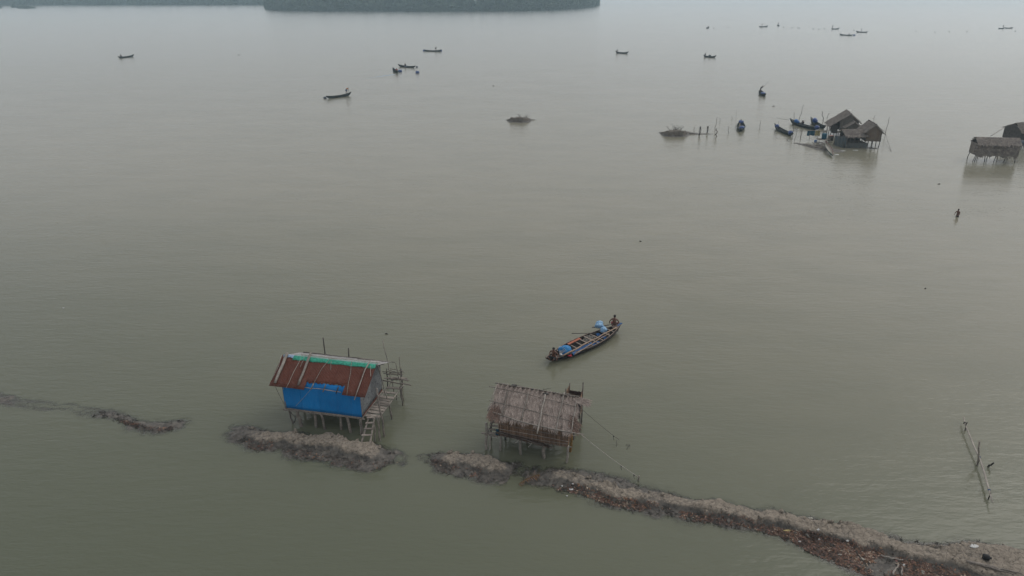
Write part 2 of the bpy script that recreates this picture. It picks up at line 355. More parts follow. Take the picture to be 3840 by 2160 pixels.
# ------------------------------------------------------------------ mesh building
class MB:
    def __init__(self): self.v, self.f, self.r = [], [], []
    def add(self, vs, fs, rnd=None):
        o = len(self.v)
        self.v.extend([tuple(p) for p in vs]); self.f.extend([tuple(i + o for i in q) for q in fs])
        self.r.extend([RNG.random() if rnd is None else rnd] * len(vs))
        return self
    def box(self, c, s, rot=None):
        c, s = Vector(c), Vector(s) / 2
        vs = [Vector((x * s.x, y * s.y, z * s.z)) for x in (-1, 1) for y in (-1, 1) for z in (-1, 1)]
        if rot is not None: vs = [rot @ p for p in vs]
        return self.add([p + c for p in vs], [(0, 1, 3, 2), (4, 6, 7, 5), (0, 4, 5, 1), (2, 3, 7, 6), (0, 2, 6, 4), (1, 5, 7, 3)])
    def beam(self, a, b, w, t, up=(0, 0, 1)):
        a, b = Vector(a), Vector(b); d = (b - a).normalized(); up = Vector(up)
        s = d.cross(up)
        if s.length < 1e-4: s = d.cross(Vector((1, 0, 0)))
        s.normalize(); u = s.cross(d).normalized()
        vs = []
        for p in (a, b):
            for i, j in ((-1, -1), (1, -1), (1, 1), (-1, 1)):
                vs.append(p + s * (i * w / 2) + u * (j * t / 2))
        return self.add(vs, [(0, 1, 2, 3), (7, 6, 5, 4), (0, 4, 5, 1), (1, 5, 6, 2), (2, 6, 7, 3), (3, 7, 4, 0)])
    def tube(self, pts, rad, n=6, rnd=None):
        pts = [Vector(p) for p in pts]
        if not hasattr(rad, '__len__'): rad = [rad] * len(pts)
        vs, fs = [], []
        s = None
        for i, p in enumerate(pts):
            d = (pts[min(i + 1, len(pts) - 1)] - pts[max(i - 1, 0)]).normalized()
            if s is None:
                s = d.cross(Vector((0, 0, 1)))
                if s.length < 1e-3: s = d.cross(Vector((1, 0, 0)))
            s = (s - d * s.dot(d)).normalized(); u = d.cross(s)
            for k in range(n):
                a = 2 * math.pi * k / n
                vs.append(p + (s * math.cos(a) + u * math.sin(a)) * rad[i])
        m = len(pts)
        for i in range(m - 1):
            for k in range(n):
                fs.append((i * n + k, i * n + (k + 1) % n, (i + 1) * n + (k + 1) % n, (i + 1) * n + k))
        fs.append(tuple(range(n - 1, -1, -1))); fs.append(tuple((m - 1) * n + k for k in range(n)))
        return self.add(vs, fs, rnd)
    def blob(self, c, s, rough=0.15, nu=12, nv=8, seed=None, rot=None):
        c, s = Vector(c), Vector(s); rr = random.Random(seed if seed is not None else RNG.random())
        ph = [(rr.uniform(1.5, 4), rr.uniform(1.5, 4), rr.uniform(1.5, 4), rr.uniform(0, 6)) for _ in range(4)]
        vs, fs = [], []
        for j in range(nv + 1):
            t = math.pi * j / nv
            for i in range(nu):
                a = 2 * math.pi * i / nu
                p = Vector((math.sin(t) * math.cos(a), math.sin(t) * math.sin(a), math.cos(t)))
                k = 1 + rough * sum(math.sin(q[0] * p.x + q[1] * p.y + q[2] * p.z + q[3]) for q in ph) / 2 + rough * 0.35 * rr.uniform(-1, 1) * (0 < j < nv)
                p = Vector((p.x * s.x, p.y * s.y, p.z * s.z)) * k
                vs.append(c + (rot @ p if rot is not None else p))
        for j in range(nv):
            for i in range(nu):
                fs.append((j * nu + i, (j + 1) * nu + i, (j + 1) * nu + (i + 1) % nu, j * nu + (i + 1) % nu))
        return self.add(vs, fs)
    def grid(self, fn, nu, nv, thick=0.0):
        """fn(a,b) a,b in 0..1 -> point; a sheet, given thickness along its normal when asked"""
        vs = [Vector(fn(i / nu, j / nv)) for j in range(nv + 1) for i in range(nu + 1)]
        fs = [(j * (nu + 1) + i, j * (nu + 1) + i + 1, (j + 1) * (nu + 1) + i + 1, (j + 1) * (nu + 1) + i) for j in range(nv) for i in range(nu)]
        if thick:
            n = (vs[nu] - vs[0]).cross(vs[-1 - nu] - vs[0]).normalized() * thick
            o = len(vs); vs = vs + [p - n for p in vs]
            fs = fs + [tuple(reversed([k + o for k in q])) for q in fs]
            ring = [i for i in range(nu + 1)] + [(j + 1) * (nu + 1) - 1 for j in range(1, nv + 1)] + [nv * (nu + 1) + i for i in range(nu - 1, -1, -1)] + [j * (nu + 1) for j in range(nv - 1, 0, -1)]
            for a, b in zip(ring, ring[1:] + ring[:1]): fs.append((a, a + o, b + o, b))
        return self.add(vs, fs)
    def lathe(self, c, prof, n=14):
        """solid of revolution about z: prof = (r, z) pairs"""
        c = Vector(c); vs, fs = [], []
        for r_, z in prof:
            for k in range(n):
                a = 2 * math.pi * k / n; vs.append(c + Vector((r_ * math.cos(a), r_ * math.sin(a), z)))
        for j in range(len(prof) - 1):
            for k in range(n): fs.append((j * n + k, j * n + (k + 1) % n, (j + 1) * n + (k + 1) % n, (j + 1) * n + k))
        fs.append(tuple(range(n - 1, -1, -1))); fs.append(tuple((len(prof) - 1) * n + k for k in range(n)))
        return self.add(vs, fs)
    def mesh(self, name, mat, smooth=False):
        me = bpy.data.meshes.new(name); me.from_pydata(self.v, [], self.f); me.update()
        at = me.attributes.new('rnd', 'FLOAT', 'POINT'); at.data.foreach_set('value', self.r)
        me.materials.append(mat if not isinstance(mat, str) else M[mat])
        if smooth: me.polygons.foreach_set('use_smooth', [True] * len(me.polygons))
        return me
    def build(self, name, mat, parent=None, smooth=False):
        return link(name, self.mesh(name, mat, smooth), parent)
def link(name, me, parent=None, loc=None, rot=None):
    o = bpy.data.objects.new(name, me); COL.objects.link(o)
    if parent is not None: o.parent = parent
    if loc is not None: o.location = loc
    if rot is not None: o.rotation_euler = rot
    return o
def tag(o, label=None, cat=None, group=None, kind=None):
    for k, v in (('label', label), ('category', cat), ('group', group), ('kind', kind)):
        if v: o[k] = v
    return o
def thing(name, label, cat, loc=(0, 0, 0), rz=0.0, group=None):
    o = bpy.data.objects.new(name, None); o.empty_display_size = 0.3
    COL.objects.link(o); o.location = loc; o.rotation_euler = (0, 0, rz)
    return tag(o, label, cat, group)
def wob(a, b, n=5, amp=0.03, seed=None):
    """slightly crooked line"""
    rr = random.Random(seed if seed is not None else RNG.random())
    a, b = Vector(a), Vector(b); d = b - a
    s = d.cross(Vector((0.3, 0.5, 1))).normalized(); u = d.cross(s).normalized()
    k1, k2 = rr.uniform(0, 6), rr.uniform(0, 6)
    return [a + d * (i / n) + (s * math.sin(k1 + i * 1.7) + u * math.sin(k2 + i * 2.3)) * amp * (0 < i < n) for i in range(n + 1)]
def pole(name, a, b, r, mat='pole', parent=None, r2=None, amp=0.025, n=5, sides=6):
    pts = wob(a, b, n, amp); r2 = r * 0.75 if r2 is None else r2
    return MB().tube(pts, [r + (r2 - r) * i / n for i in range(n + 1)], sides).build(name, mat, parent, True)
def sag(a, b, drop, n=10):
    a, b = Vector(a), Vector(b)
    return [a.lerp(b, i / n) - Vector((0, 0, drop * 4 * (i / n) * (1 - i / n))) for i in range(n + 1)]
def corr(x0, x1, ny, fn, per=0.11, amp=0.014):
    """corrugated sheet between x0 and x1; fn(x,b)->(point, normal)"""
    n = max(4, int((x1 - x0) / per * 4)); mb = MB()
    def g(a, b):
        x = x0 + (x1 - x0) * a; p, nn = fn(x, b)
        return Vector(p) + Vector(nn) * (amp * math.sin(2 * math.pi * x / per))
    mb.grid(g, n, ny, 0.006)
    return mb

# ================================================================== THE SETTING
# ---- mud banks: crest line measured on the ground; per knot: crest half width, crest height, front apron, back apron, apron height
class Bank:
    def __init__(self, knots, seed):
        self.p = np.array([[*P(k[0], k[1], max(0.0, k[3] * 0.8))[:2]] for k in knots])
        self.k = np.array([k[2:] for k in knots], float) * (1, 1, .72, .72, .8); self.seed = seed
        seg = np.hypot(*(self.p[1:] - self.p[:-1]).T); self.s = np.concatenate([[0], np.cumsum(seg)])
    def st(self, x, y):
        best = np.full(x.shape, 1e9); S = np.zeros(x.shape); T = np.zeros(x.shape)
        for i in range(len(self.p) - 1):
            a, d = self.p[i], self.p[i + 1] - self.p[i]; L2 = d @ d
            t = np.clip(((x - a[0]) * d[0] + (y - a[1]) * d[1]) / L2, 0, 1)
            dx, dy = x - a[0] - t * d[0], y - a[1] - t * d[1]
            q = np.hypot(dx, dy); m = q < best
            best = np.where(m, q, best); S = np.where(m, self.s[i] + t * math.sqrt(L2), S)
            T = np.where(m, np.where(d[0] * dy - d[1] * dx >= 0, q, -q), T)
        return S, T
    def h(self, x, y):
        x, y = np.asarray(x, float), np.asarray(y, float)
        S, T = self.st(x, y)
        wc, hc, wf, wb, ha = [np.interp(S, self.s, self.k[:, j]) for j in range(5)]
        T = T + fbm(x * 0.7, y * 0.7, self.seed, 3) * 0.9 + fbm(x * 3.1, y * 3.1, self.seed + 3, 3) * 0.35
        d = np.abs(T); w = np.where(T < 0, wf, wb)
        e = np.maximum(0, d - wc)
        ap = ha * (1 - e / w)
        ap = np.where(e > w, -(e - w) * 0.42, ap)
        cr = sstep(wc + 0.22, wc - 0.06, d) * (hc - ha) * (0.8 + 0.9 * fbm(x * 0.9, y * 0.9, self.seed + 9, 3))
        d1, d2 = worley(x * 2.6 + fbm(x * 2, y * 2, 4, 2), y * 2.6, self.seed + 2)
        lump = (0.5 - d1) * 0.11 + np.minimum(d2 - d1, 0.12) * 0.35 - 0.03
        d3, _ = worley(x * 7, y * 7, self.seed + 6)
        var = np.clip(0.55 + 2.6 * fbm(x * .45, y * .45, self.seed + 21, 3), 0.1, 1.5)
        return ap + cr + var * lump * np.clip(0.35 + cr * 2.2, 0, 1.1) + fbm(x * 4.5, y * 4.5, self.seed + 4, 4) * 0.11 + (0.4 - d3) * 0.022 - 0.02
    def mesh(self, step=0.055, low=-0.45):
        x0, y0 = self.p.min(0) - 5.5; x1, y1 = self.p.max(0) + 3.8
        gx, gy = np.meshgrid(np.arange(x0, x1, step), np.arange(y0, y1, step))
        hh = self.h(gx, gy); ny, nx = gx.shape
        keep = (hh[:-1, :-1] > low) | (hh[1:, 1:] > low)
        idx = np.arange(ny * nx).reshape(ny, nx)
        q = np.stack([idx[:-1, :-1], idx[:-1, 1:], idx[1:, 1:], idx[1:, :-1]], -1)[keep]
        used = np.unique(q); mp = np.full(ny * nx, -1); mp[used] = np.arange(len(used))
        v = np.stack([gx.ravel(), gy.ravel(), hh.ravel()], 1)[used]
        return v, mp[q]
def raw_mesh(name, v, q, mat, smooth=True, rnd=None):
    me = bpy.data.meshes.new(name); n = len(q); k = q.shape[1]
    me.vertices.add(len(v)); me.vertices.foreach_set('co', np.ascontiguousarray(v, np.float32).ravel())
    me.loops.add(n * k); me.loops.foreach_set('vertex_index', np.ascontiguousarray(q, np.int32).ravel())
    me.polygons.add(n); me.polygons.foreach_set('loop_start', np.arange(0, n * k, k, dtype=np.int32))
    me.polygons.foreach_set('use_smooth', np.full(n, smooth))
    if rnd is not None:
        me.attributes.new('rnd', 'FLOAT', 'POINT').data.foreach_set('value', np.ascontiguousarray(rnd, np.float32))
    me.update(calc_edges=True); me.materials.append(M[mat])
    return me

# knot: u, v, crest half width, crest height, front apron, back apron, apron height
BANKS = [
    Bank([(-120, 1482, .15, .02, .4, .35, .0), (20, 1502, .18, .05, .45, .4, .02), (70, 1512, .15, -.02, .4, .4, -.02), (130, 1516, .12, -.07, .4, .4, -.07), (190, 1520, .08, -.14, .3, .3, -.14), (260, 1530, .08, -.19, .3, .3, -.19), (320, 1545, .08, -.14, .3, .3, -.14)], 31),
    Bank([(330, 1547, .1, -.05, .4, .35, -.05), (420, 1557, .15, .07, .4, .35, .03), (470, 1570, .15, .09, .4, .35, .04), (540, 1585, .22, .14, .45, .4, .06), (610, 1592, .28, .18, .5, .4, .08), (660, 1592, .2, .10, .45, .4, .05)], 47),
    Bank([(905, 1618, .35, .16, .8, .7, .12), (970, 1630, .38, .46, 1.0, .6, .17), (1090, 1630, .42, .52, 1.1, .6, .17), (1130, 1652, .3, .36, 1.2, .5, .16), (1230, 1650, .48, .56, 1.5, .35, .18), (1330, 1668, .48, .54, 1.6, .4, .17), (1405, 1690, .42, .50, 1.5, .5, .16), (1470, 1710, .3, .06, 1.0, .5, .06), (1500, 1722, .12, -.12, .5, .4, -.12)], 59),
    Bank([(1600, 1714, .15, -.08, .5, .4, -.08), (1640, 1710, .3, .12, .8, .5, .06), (1680, 1708, .42, .52, 1.1, .55, .15), (1780, 1722, .5, .52, 1.3, .5, .15), (1880, 1738, .45, .46, 1.3, .5, .14), (1925, 1748, .25, .05, .8, .5, .04), (1960, 1768, .15, -.12, .5, .4, -.12)], 71),
    Bank([(2010, 1790, .25, .06, .5, .8, .06), (2090, 1780, .36, .42, .8, .8, .12), (2190, 1794, .38, .46, 1.1, 1.3, .15), (2290, 1835, .36, .44, .9, 1.5, .14), (2400, 1856, .34, .42, .9, 1.0, .14), (2520, 1876, .36, .42, 1.1, .7, .14), (2640, 1892, .38, .48, 1.0, .6, .14), (2790, 1910, .40, .52, .8, .5, .13), (2920, 1938, .42, .52, 1.1, .5, .14), (3050, 1962, .45, .52, 2.2, .5, .15), (3190, 1988, .48, .54, 2.9, .5, .15), (3300, 2024, .45, .48, 3.1, .6, .15), (3410, 2052, .50, .50, 3.2, .8, .15), (3540, 2075, .55, .50, 3.2, .7, .16), (3660, 2090, .9, .50, 3.4, .6, .2), (3800, 2105, 1.1, .52, 3.2, .6, .25), (3960, 2150, 1.2, .5, 3., .6, .25)], 83),
]
bank_objs = []
for b_ in BANKS:
    v, q = b_.mesh()
    o = link('mud_bank', raw_mesh('mud_bank', v, q, 'mud')); o['kind'] = 'structure'; bank_objs.append(o)
def bank_height(x, y):
    return np.max([b.h(x, y) for b in BANKS], axis=0)

# ---- water: one sheet to the horizon, finely divided where it thins out over the banks
X0, X1, Y0, Y1, ST = -40.0, 34.0, 18.0, 46.0, 0.14
gx, gy = np.meshgrid(np.linspace(X0, X1, int((X1 - X0) / ST) + 1), np.linspace(Y0, Y1, int((Y1 - Y0) / ST) + 1))
dep = np.clip(-bank_height(gx, gy), 0.0, 2.0)
ny, nx = gx.shape
idx = np.arange(ny * nx).reshape(ny, nx)
wq = np.stack([idx[:-1, :-1], idx[:-1, 1:], idx[1:, 1:], idx[1:, :-1]], -1).reshape(-1, 4)
wv = np.stack([gx.ravel(), gy.ravel(), np.zeros(nx * ny)], 1)
FAR = 7000.0
ring = np.array([[X0, Y0, 0], [X1, Y0, 0], [X1, Y1, 0], [X0, Y1, 0], [-FAR, -FAR, 0], [FAR, -FAR, 0], [FAR, FAR, 0], [-FAR, FAR, 0]])
n0 = len(wv)
wq = np.vstack([wq, np.array([[4, 5, 1, 0], [5, 6, 2, 1], [6, 7, 3, 2], [7, 4, 0, 3]]) + n0])
wv = np.vstack([wv, ring])
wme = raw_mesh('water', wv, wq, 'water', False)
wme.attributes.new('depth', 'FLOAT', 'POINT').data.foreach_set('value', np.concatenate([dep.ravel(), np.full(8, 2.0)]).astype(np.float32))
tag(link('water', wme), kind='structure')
MB().grid(lambda a, b: Vector((X0 - 5 + (X1 - X0 + 10) * a, Y0 - 5 + (Y1 - Y0 + 10) * b, -.75)), 2, 2).build('seabed', 'mud')['kind'] = 'structure'

# ---- far mangroves: a wood that reads as one mass, crowns of leaf clumps over a low mud shore
def leaf_mass(cx, cy, cz, rx, rz, n, size, rng):
    """leaf-clump quads through the volume of crowns"""
    k = len(cx); tot = k * n
    th = rng.uniform(0, 2 * np.pi, tot); ct = rng.uniform(-0.75, 1, tot); st_ = np.sqrt(1 - ct ** 2)
    rr = rng.uniform(0.55, 1.05, tot)
    C = np.repeat(np.stack([cx, cy, cz], 1), n, 0)
    RX, RZ = np.repeat(rx, n), np.repeat(rz, n)
    c = C + np.stack([RX * rr * st_ * np.cos(th), RX * rr * st_ * np.sin(th), RZ * rr * ct], 1)
    a = rng.normal(size=(tot, 3)); a /= np.linalg.norm(a, axis=1)[:, None]
    b = np.cross(a, rng.normal(size=(tot, 3))); b /= np.linalg.norm(b, axis=1)[:, None]
    s = (size * rng.uniform(0.6, 1.3, tot))[:, None]
    v = np.stack([c - a * s - b * s * 0.6, c + a * s - b * s * 0.6, c + a * s + b * s * 0.6, c - a * s + b * s * 0.6], 1).reshape(-1, 3)
    tone = np.clip(np.repeat(rng.uniform(0.1, 0.75, k), n) + 0.25 * ct * 0 + rng.uniform(-0.15, 0.25, tot), 0, 1)
    return v, np.arange(tot * 4).reshape(-1, 4), np.repeat(tone, 4)
def forest(name, label, edge, depth, hgt, n, size, per, rng):
    """edge = shoreline points; crowns from the water's edge back"""
    e = np.array([[*P(u, v)[:2]] for u, v in edge]); L = np.concatenate([[0], np.cumsum(np.hypot(*(e[1:] - e[:-1]).T))])
    s = rng.uniform(0, L[-1], n); d = depth * rng.uniform(0, 1, n) ** 1.4
    x, y = np.interp(s, L, e[:, 0]), np.interp(s, L, e[:, 1])
    nrm = np.hypot(x, y); endf = np.clip(np.minimum(s, L[-1] - s) / 22.0, 0.0, 1)
    d *= np.clip(endf * 1.3, 0.05, 1)
    x, y = x + x / nrm * d, y + y / nrm * d
    h = hgt * (0.5 + 0.5 * np.clip(d / 14, 0, 1)) * rng.uniform(0.75, 1.2, n) * (0.62 + 0.38 * endf)
    r = rng.uniform(2.2, 4.6, n) * (0.6 + 0.4 * endf)
    k = n // 2                                                       # bushy fringe standing in the water
    x[:k] = np.interp(s[:k], L, e[:, 0]); y[:k] = np.interp(s[:k], L, e[:, 1])
    h[:k] = hgt * rng.uniform(.18, .5, k) * (0.5 + 0.5 * endf[:k]); r[:k] = rng.uniform(1.5, 3.0, k)
    zr = np.maximum(h * 0.48, r * 0.6); zc = np.maximum(h * .55, r * 0.5); zc[:k] = zr[:k] * .6
    v, q, t = leaf_mass(x, y, zc, r, zr, per, size, rng)
    low = v[:, 2] < 0.15; v[low, 2] = 0.15 + rng.uniform(0, 0.4, low.sum())
    o = link(name, raw_mesh(name, v, q, 'foliage', False, t))
    return tag(o, label, 'forest', kind='stuff')
forest('mangrove_island', 'dense dark green mangrove island rising from the far water', [(1000, 30), (1020, 38), (1090, 42), (1300, 44), (1600, 45), (1900, 44), (2060, 40), (2160, 34), (2215, 27), (2242, 20)], 55, 15.0, 2600, 0.85, 110, NR)
forest('far_shore_mangroves', 'hazy blue line of mangroves along the farthest shore on the left', [(-700, 21), (0, 20.5), (400, 20), (800, 19.5), (985, 19), (1250, 18)], 70, 15.0, 2200, 1.3, 60, NR)
forest('mangrove_islet', 'two low hazy clumps of mangrove before the far shore', [(70, 31), (100, 32), (130, 32)], 6, 5.0, 40, 0.6, 50, NR)
forest('mangrove_islet', 'tiny hazy clump of mangrove standing alone beside the larger islet', [(48, 28), (60, 29)], 4, 4.0, 12, 0.6, 50, NR)
forest('mangrove_islet', 'hazy mangrove clump cut by the left edge of the picture', [(-60, 31), (-20, 32), (4, 31)], 5, 4.5, 26, 0.6, 50, NR)
# ---- dried mud clods along the crests, each a piece of its bank
clod_me = []
for k in range(5):
    clod_me.append(MB().blob((0, 0, 0), (1, 0.85, 0.7), 0.28, 8, 6, seed=k + 3).mesh('clod', 'mud', False))
for b_, o_, cnt in zip(BANKS, bank_objs, (3, 8, 38, 24, 60)):
    L = b_.s[-1]
    for _ in range(cnt):
        s = RNG.uniform(0.02, 0.98) * L
        x, y = np.interp(s, b_.s, b_.p[:, 0]), np.interp(s, b_.s, b_.p[:, 1])
        wc = np.interp(s, b_.s, b_.k[:, 0])
        off = RNG.choice((1, 1, -1)) * (wc + RNG.uniform(-0.1, 0.35))
        x += RNG.uniform(-.1, .1); y += off
        h = float(b_.h(np.array([x]), np.array([y]))[0])
        if h < 0.02: continue
        r = RNG.uniform(0.06, 0.15)
        c = link('clod', RNG.choice(clod_me), o_, (x, y, h + r * 0.3), (RNG.uniform(0, 6), RNG.uniform(0, 6), RNG.uniform(0, 6)))
        c.scale = (r * RNG.uniform(.8, 1.4), r, r * RNG.uniform(.7, 1.1))

# ---- leaf litter washed against the near side of the banks
def litter(bi, n, s0, s1, d0, d1, lab, size=0.055, tone=(0, 1)):
    b_ = BANKS[bi]; k = n
    uu = NR.uniform(s0, s1, k) * b_.s[-1]
    x, y = np.interp(uu, b_.s, b_.p[:, 0]), np.interp(uu, b_.s, b_.p[:, 1])
    wc = np.interp(uu, b_.s, b_.k[:, 0]); wf = np.interp(uu, b_.s, b_.k[:, 2])
    d = wc + wf * NR.uniform(d0, d1, k)
    y = y - d; x = x - d * 0.15
    cl0 = fbm(x * 0.7, y * 0.7, 77 + bi, 4); clump = cl0 * 1.6 + NR.uniform(-.2, .2, k)
    h = b_.h(x, y); m = (h > -0.015) & (h < 0.34) & (clump > -0.06)
    x, y, h, cl0 = x[m], y[m], h[m], cl0[m]; k = len(x)
    a = NR.uniform(0, 2 * np.pi, k); L_ = NR.uniform(0.45, 1.3, k) ** 1.5 * size * 1.35; W = L_ * NR.uniform(0.22, 0.5, k)
    t1, t2 = NR.uniform(-.5, .5, k), NR.uniform(-.5, .5, k)
    ca, sa = np.cos(a), np.sin(a); z = h + 0.02
    def pt(i, j, dz): return np.stack([x + ca * L_ * i - sa * W * j, y + sa * L_ * i + ca * W * j, z + t1 * L_ * i + t2 * W * j + dz], 1)
    v = np.stack([pt(-1, 0, 0), pt(0, -1, .012), pt(1, 0, 0), pt(0, 1, .012)], 1).reshape(-1, 3)
    t = np.repeat(np.clip(NR.normal((tone[0] + tone[1]) / 2 - 0.05, 0.26, k) + .9 * fbm(x * 1.3, y * 1.3, 5 + bi, 3), 0, 1), 4)
    tag(link('leaf_litter', raw_mesh('leaf_litter', v, np.arange(k * 4).reshape(-1, 4), 'litter', False, t)), lab, 'leaf litter', kind='stuff')
litter(4, 15000, .50, .78, .05, 1.0, 'red brown leaf litter spread over the low apron of the long bank', 0.06, (.35, .85))
litter(4, 3000, .04, .30, .02, .9, 'orange and rust leaf litter strewn where the long bank begins', 0.06, (.4, .95))
litter(4, 1600, .28, .52, .05, .9, 'thin brown leaf litter along the middle of the long bank', 0.05, (.2, .8))
litter(4, 4500, .76, .97, .02, .6, 'brown leaf litter at the foot of the broad mud in the right corner', 0.05, (.3, .8))
litter(3, 1000, .0, .6, .05, .9, 'brown leaf litter on the bank before the thatched hut', 0.05, (.2, .7))
litter(2, 900, .0, .3, .1, .9, 'brown leaf litter at the left end of the bank by the blue hut', 0.05, (.1, .75))
litter(2, 700, .3, 1.0, .3, 1.0, 'sparse dark leaf litter on the bank below the ladder', 0.05, (.0, .55))
litter(1, 1000, .4, 1.0, .0, .9, 'dark and orange leaf litter on the low left bank', 0.05, (.0, .7))

# ---- air
hz = MB(); hz.box((0, 0, 15), (15000, 15000, 36))
hm = bpy.data.materials.new('haze'); hm.use_nodes = True
ht = hm.node_tree; ht.nodes.remove(ht.nodes['Principled BSDF'])
pv = ht.nodes.new('ShaderNodeVolumePrincipled')
pv.inputs['Color'].default_value = (0.66, 0.87, 1.0, 1); pv.inputs['Density'].default_value = 0.00036; pv.inputs['Anisotropy'].default_value = 0.0
ht.links.new(pv.outputs[0], ht.nodes['Material Output'].inputs['Volume'])
tag(hz.build('haze', hm), 'pale even haze over the whole water', 'haze', kind='stuff')

# ================================================================== PEOPLE
def skin_mesh(name, pts, edges, rad, root, mat, sub=1):
    me = bpy.data.meshes.new(name); me.from_pydata([tuple(p) for p in pts], edges, []); me.update()
    o = bpy.data.objects.new(name, me); COL.objects.link(o)
    o.modifiers.new('skin', 'SKIN')
    for i, d in enumerate(me.skin_vertices[0].data):
        r = rad[i]; d.radius = r if hasattr(r, '__len__') else (r, r)
        d.use_root = i == root
    s = o.modifiers.new('sub', 'SUBSURF'); s.levels = sub; s.render_levels = sub
    dg = bpy.context.evaluated_depsgraph_get()
    out = bpy.data.meshes.new_from_object(o.evaluated_get(dg)); out.name = name
    bpy.data.objects.remove(o); bpy.data.meshes.remove(me)
    out.materials.clear(); out.materials.append(M[mat])
    out.polygons.foreach_set('use_smooth', [True] * len(out.polygons))
    return out
# joint places (x forward, y left, z up; metres), left and right given for each limb
POSES = {
 'sit_paddle': dict(pelvis=(0, 0, .12), spine=(.02, 0, .34), chest=(.05, 0, .54), neck=(.07, 0, .68), head=(.10, 0, .80), top=(.10, 0, .90),
    arm=[((.06, .19, .60), (-.02, .34, .40), (.16, .36, .22)), ((.06, -.19, .60), (.02, -.35, .40), (.22, -.24, .22))],
    leg=[((.06, .10, .11), (.42, .26, .20), (.26, .10, .05), (.40, .08, .03)), ((.06, -.10, .11), (.42, -.26, .20), (.28, -.12, .05), (.42, -.14, .03))]),
 'squat': dict(pelvis=(0, 0, .16), spine=(.08, 0, .36), chest=(.17, 0, .53), neck=(.22, 0, .65), head=(.28, 0, .76), top=(.29, 0, .86),
    arm=[((.16, .19, .58), (.26, .30, .40), (.42, .26, .26)), ((.16, -.19, .58), (.20, -.34, .40), (.36, -.34, .22))],
    leg=[((.03, .10, .17), (.34, .20, .38), (.10, .17, .07), (.26, .19, .03)), ((.03, -.10, .17), (.34, -.20, .38), (.10, -.17, .07), (.26, -.19, .03))]),
 'bend': dict(pelvis=(-.08, 0, .88), spine=(.10, 0, 1.02), chest=(.30, 0, 1.08), neck=(.44, 0, 1.11), head=(.55, 0, 1.13), top=(.63, 0, 1.17),
    arm=[((.34, .19, 1.05), (.40, .22, .78), (.46, .16, .54)), ((.34, -.19, 1.05), (.42, -.22, .78), (.50, -.14, .54))],
    leg=[((-.06, .10, .84), (.02, .14, .47), (-.04, .15, .08), (.12, .17, .03)), ((-.06, -.10, .84), (.04, -.14, .47), (.02, -.16, .08), (.18, -.18, .03))]),
 'stand': dict(pelvis=(0, 0, .90), spine=(.02, 0, 1.10), chest=(.04, 0, 1.30), neck=(.06, 0, 1.45), head=(.08, 0, 1.56), top=(.08, 0, 1.66),
    arm=[((.04, .19, 1.36), (.10, .28, 1.10), (.30, .20, .98)), ((.04, -.19, 1.36), (.14, -.28, 1.12), (.34, -.14, 1.06))],
    leg=[((0, .10, .86), (.05, .15, .47), (0, .16, .08), (.16, .18, .03)), ((0, -.10, .86), (.02, -.14, .47), (-.06, -.16, .08), (.10, -.18, .03))]),
 'lean_pole': dict(pelvis=(-.16, 0, .86), spine=(.02, 0, 1.02), chest=(.20, 0, 1.16), neck=(.32, 0, 1.27), head=(.40, 0, 1.37), top=(.43, 0, 1.46),
    arm=[((.20, .19, 1.22), (.40, .24, 1.10), (.58, .14, 1.26)), ((.20, -.19, 1.22), (.36, -.22, 1.0), (.54, -.06, 1.0))],
    leg=[((-.14, .10, .82), (.10, .14, .48), (.10, .15, .08), (.26, .17, .03)), ((-.14, -.10, .82), (-.20, -.13, .44), (-.42, -.15, .08), (-.26, -.16, .03))]),
}
_pcache = {}
def body_mesh(pose):
    if pose in _pcache: return _pcache[pose]
    q = POSES[pose]; pts, rad, ed = [], [], []
    def n(p, r, par=None):
        pts.append(Vector(p)); rad.append(r)
        if par is not None: ed.append((par, len(pts) - 1))
        return len(pts) - 1
    pe = n(q['pelvis'], (.13, .12)); sp = n(q['spine'], (.125, .10), pe); ch = n(q['chest'], (.145, .115), sp)
    nk = n(q['neck'], .055, ch); hd = n(q['head'], (.085, .098), nk); n(q['top'], (.062, .072), hd)
    hands = []
    for sh, el, wr in q['arm']:
        a = n(sh, .062, ch); b = n(el, .042, a); c = n(wr, .029, b)
        d = (Vector(wr) - Vector(el)).normalized(); side = d.cross(Vector((0, 0, 1))).normalized()
        palm = n(Vector(wr) + d * .07, (.036, .022), c); hands.append(Vector(wr) + d * .09)
        for k, ln in ((-1.5, .055), (-.5, .068), (.5, .064), (1.5, .052)):
            f1 = n(pts[palm] + d * .045 + side * k * .019, .0095, palm)
            n(pts[f1] + (d * .7 + Vector((0, 0, -.6))).normalized() * ln, .008, f1)
        t1 = n(pts[c] + d * .035 + side * .042, .011, c); n(pts[t1] + (d + side * .5).normalized() * .045, .009, t1)
    for hp, kn, an, to in q['leg']:
        a = n(hp, .088, pe); b = n(kn, .058, a); c = n(an, .040, b); n(to, (.038, .028), c)
    _pcache[pose] = (skin_mesh('person_body', pts, ed, rad, 0, 'skin'), hands)
    return _pcache[pose]
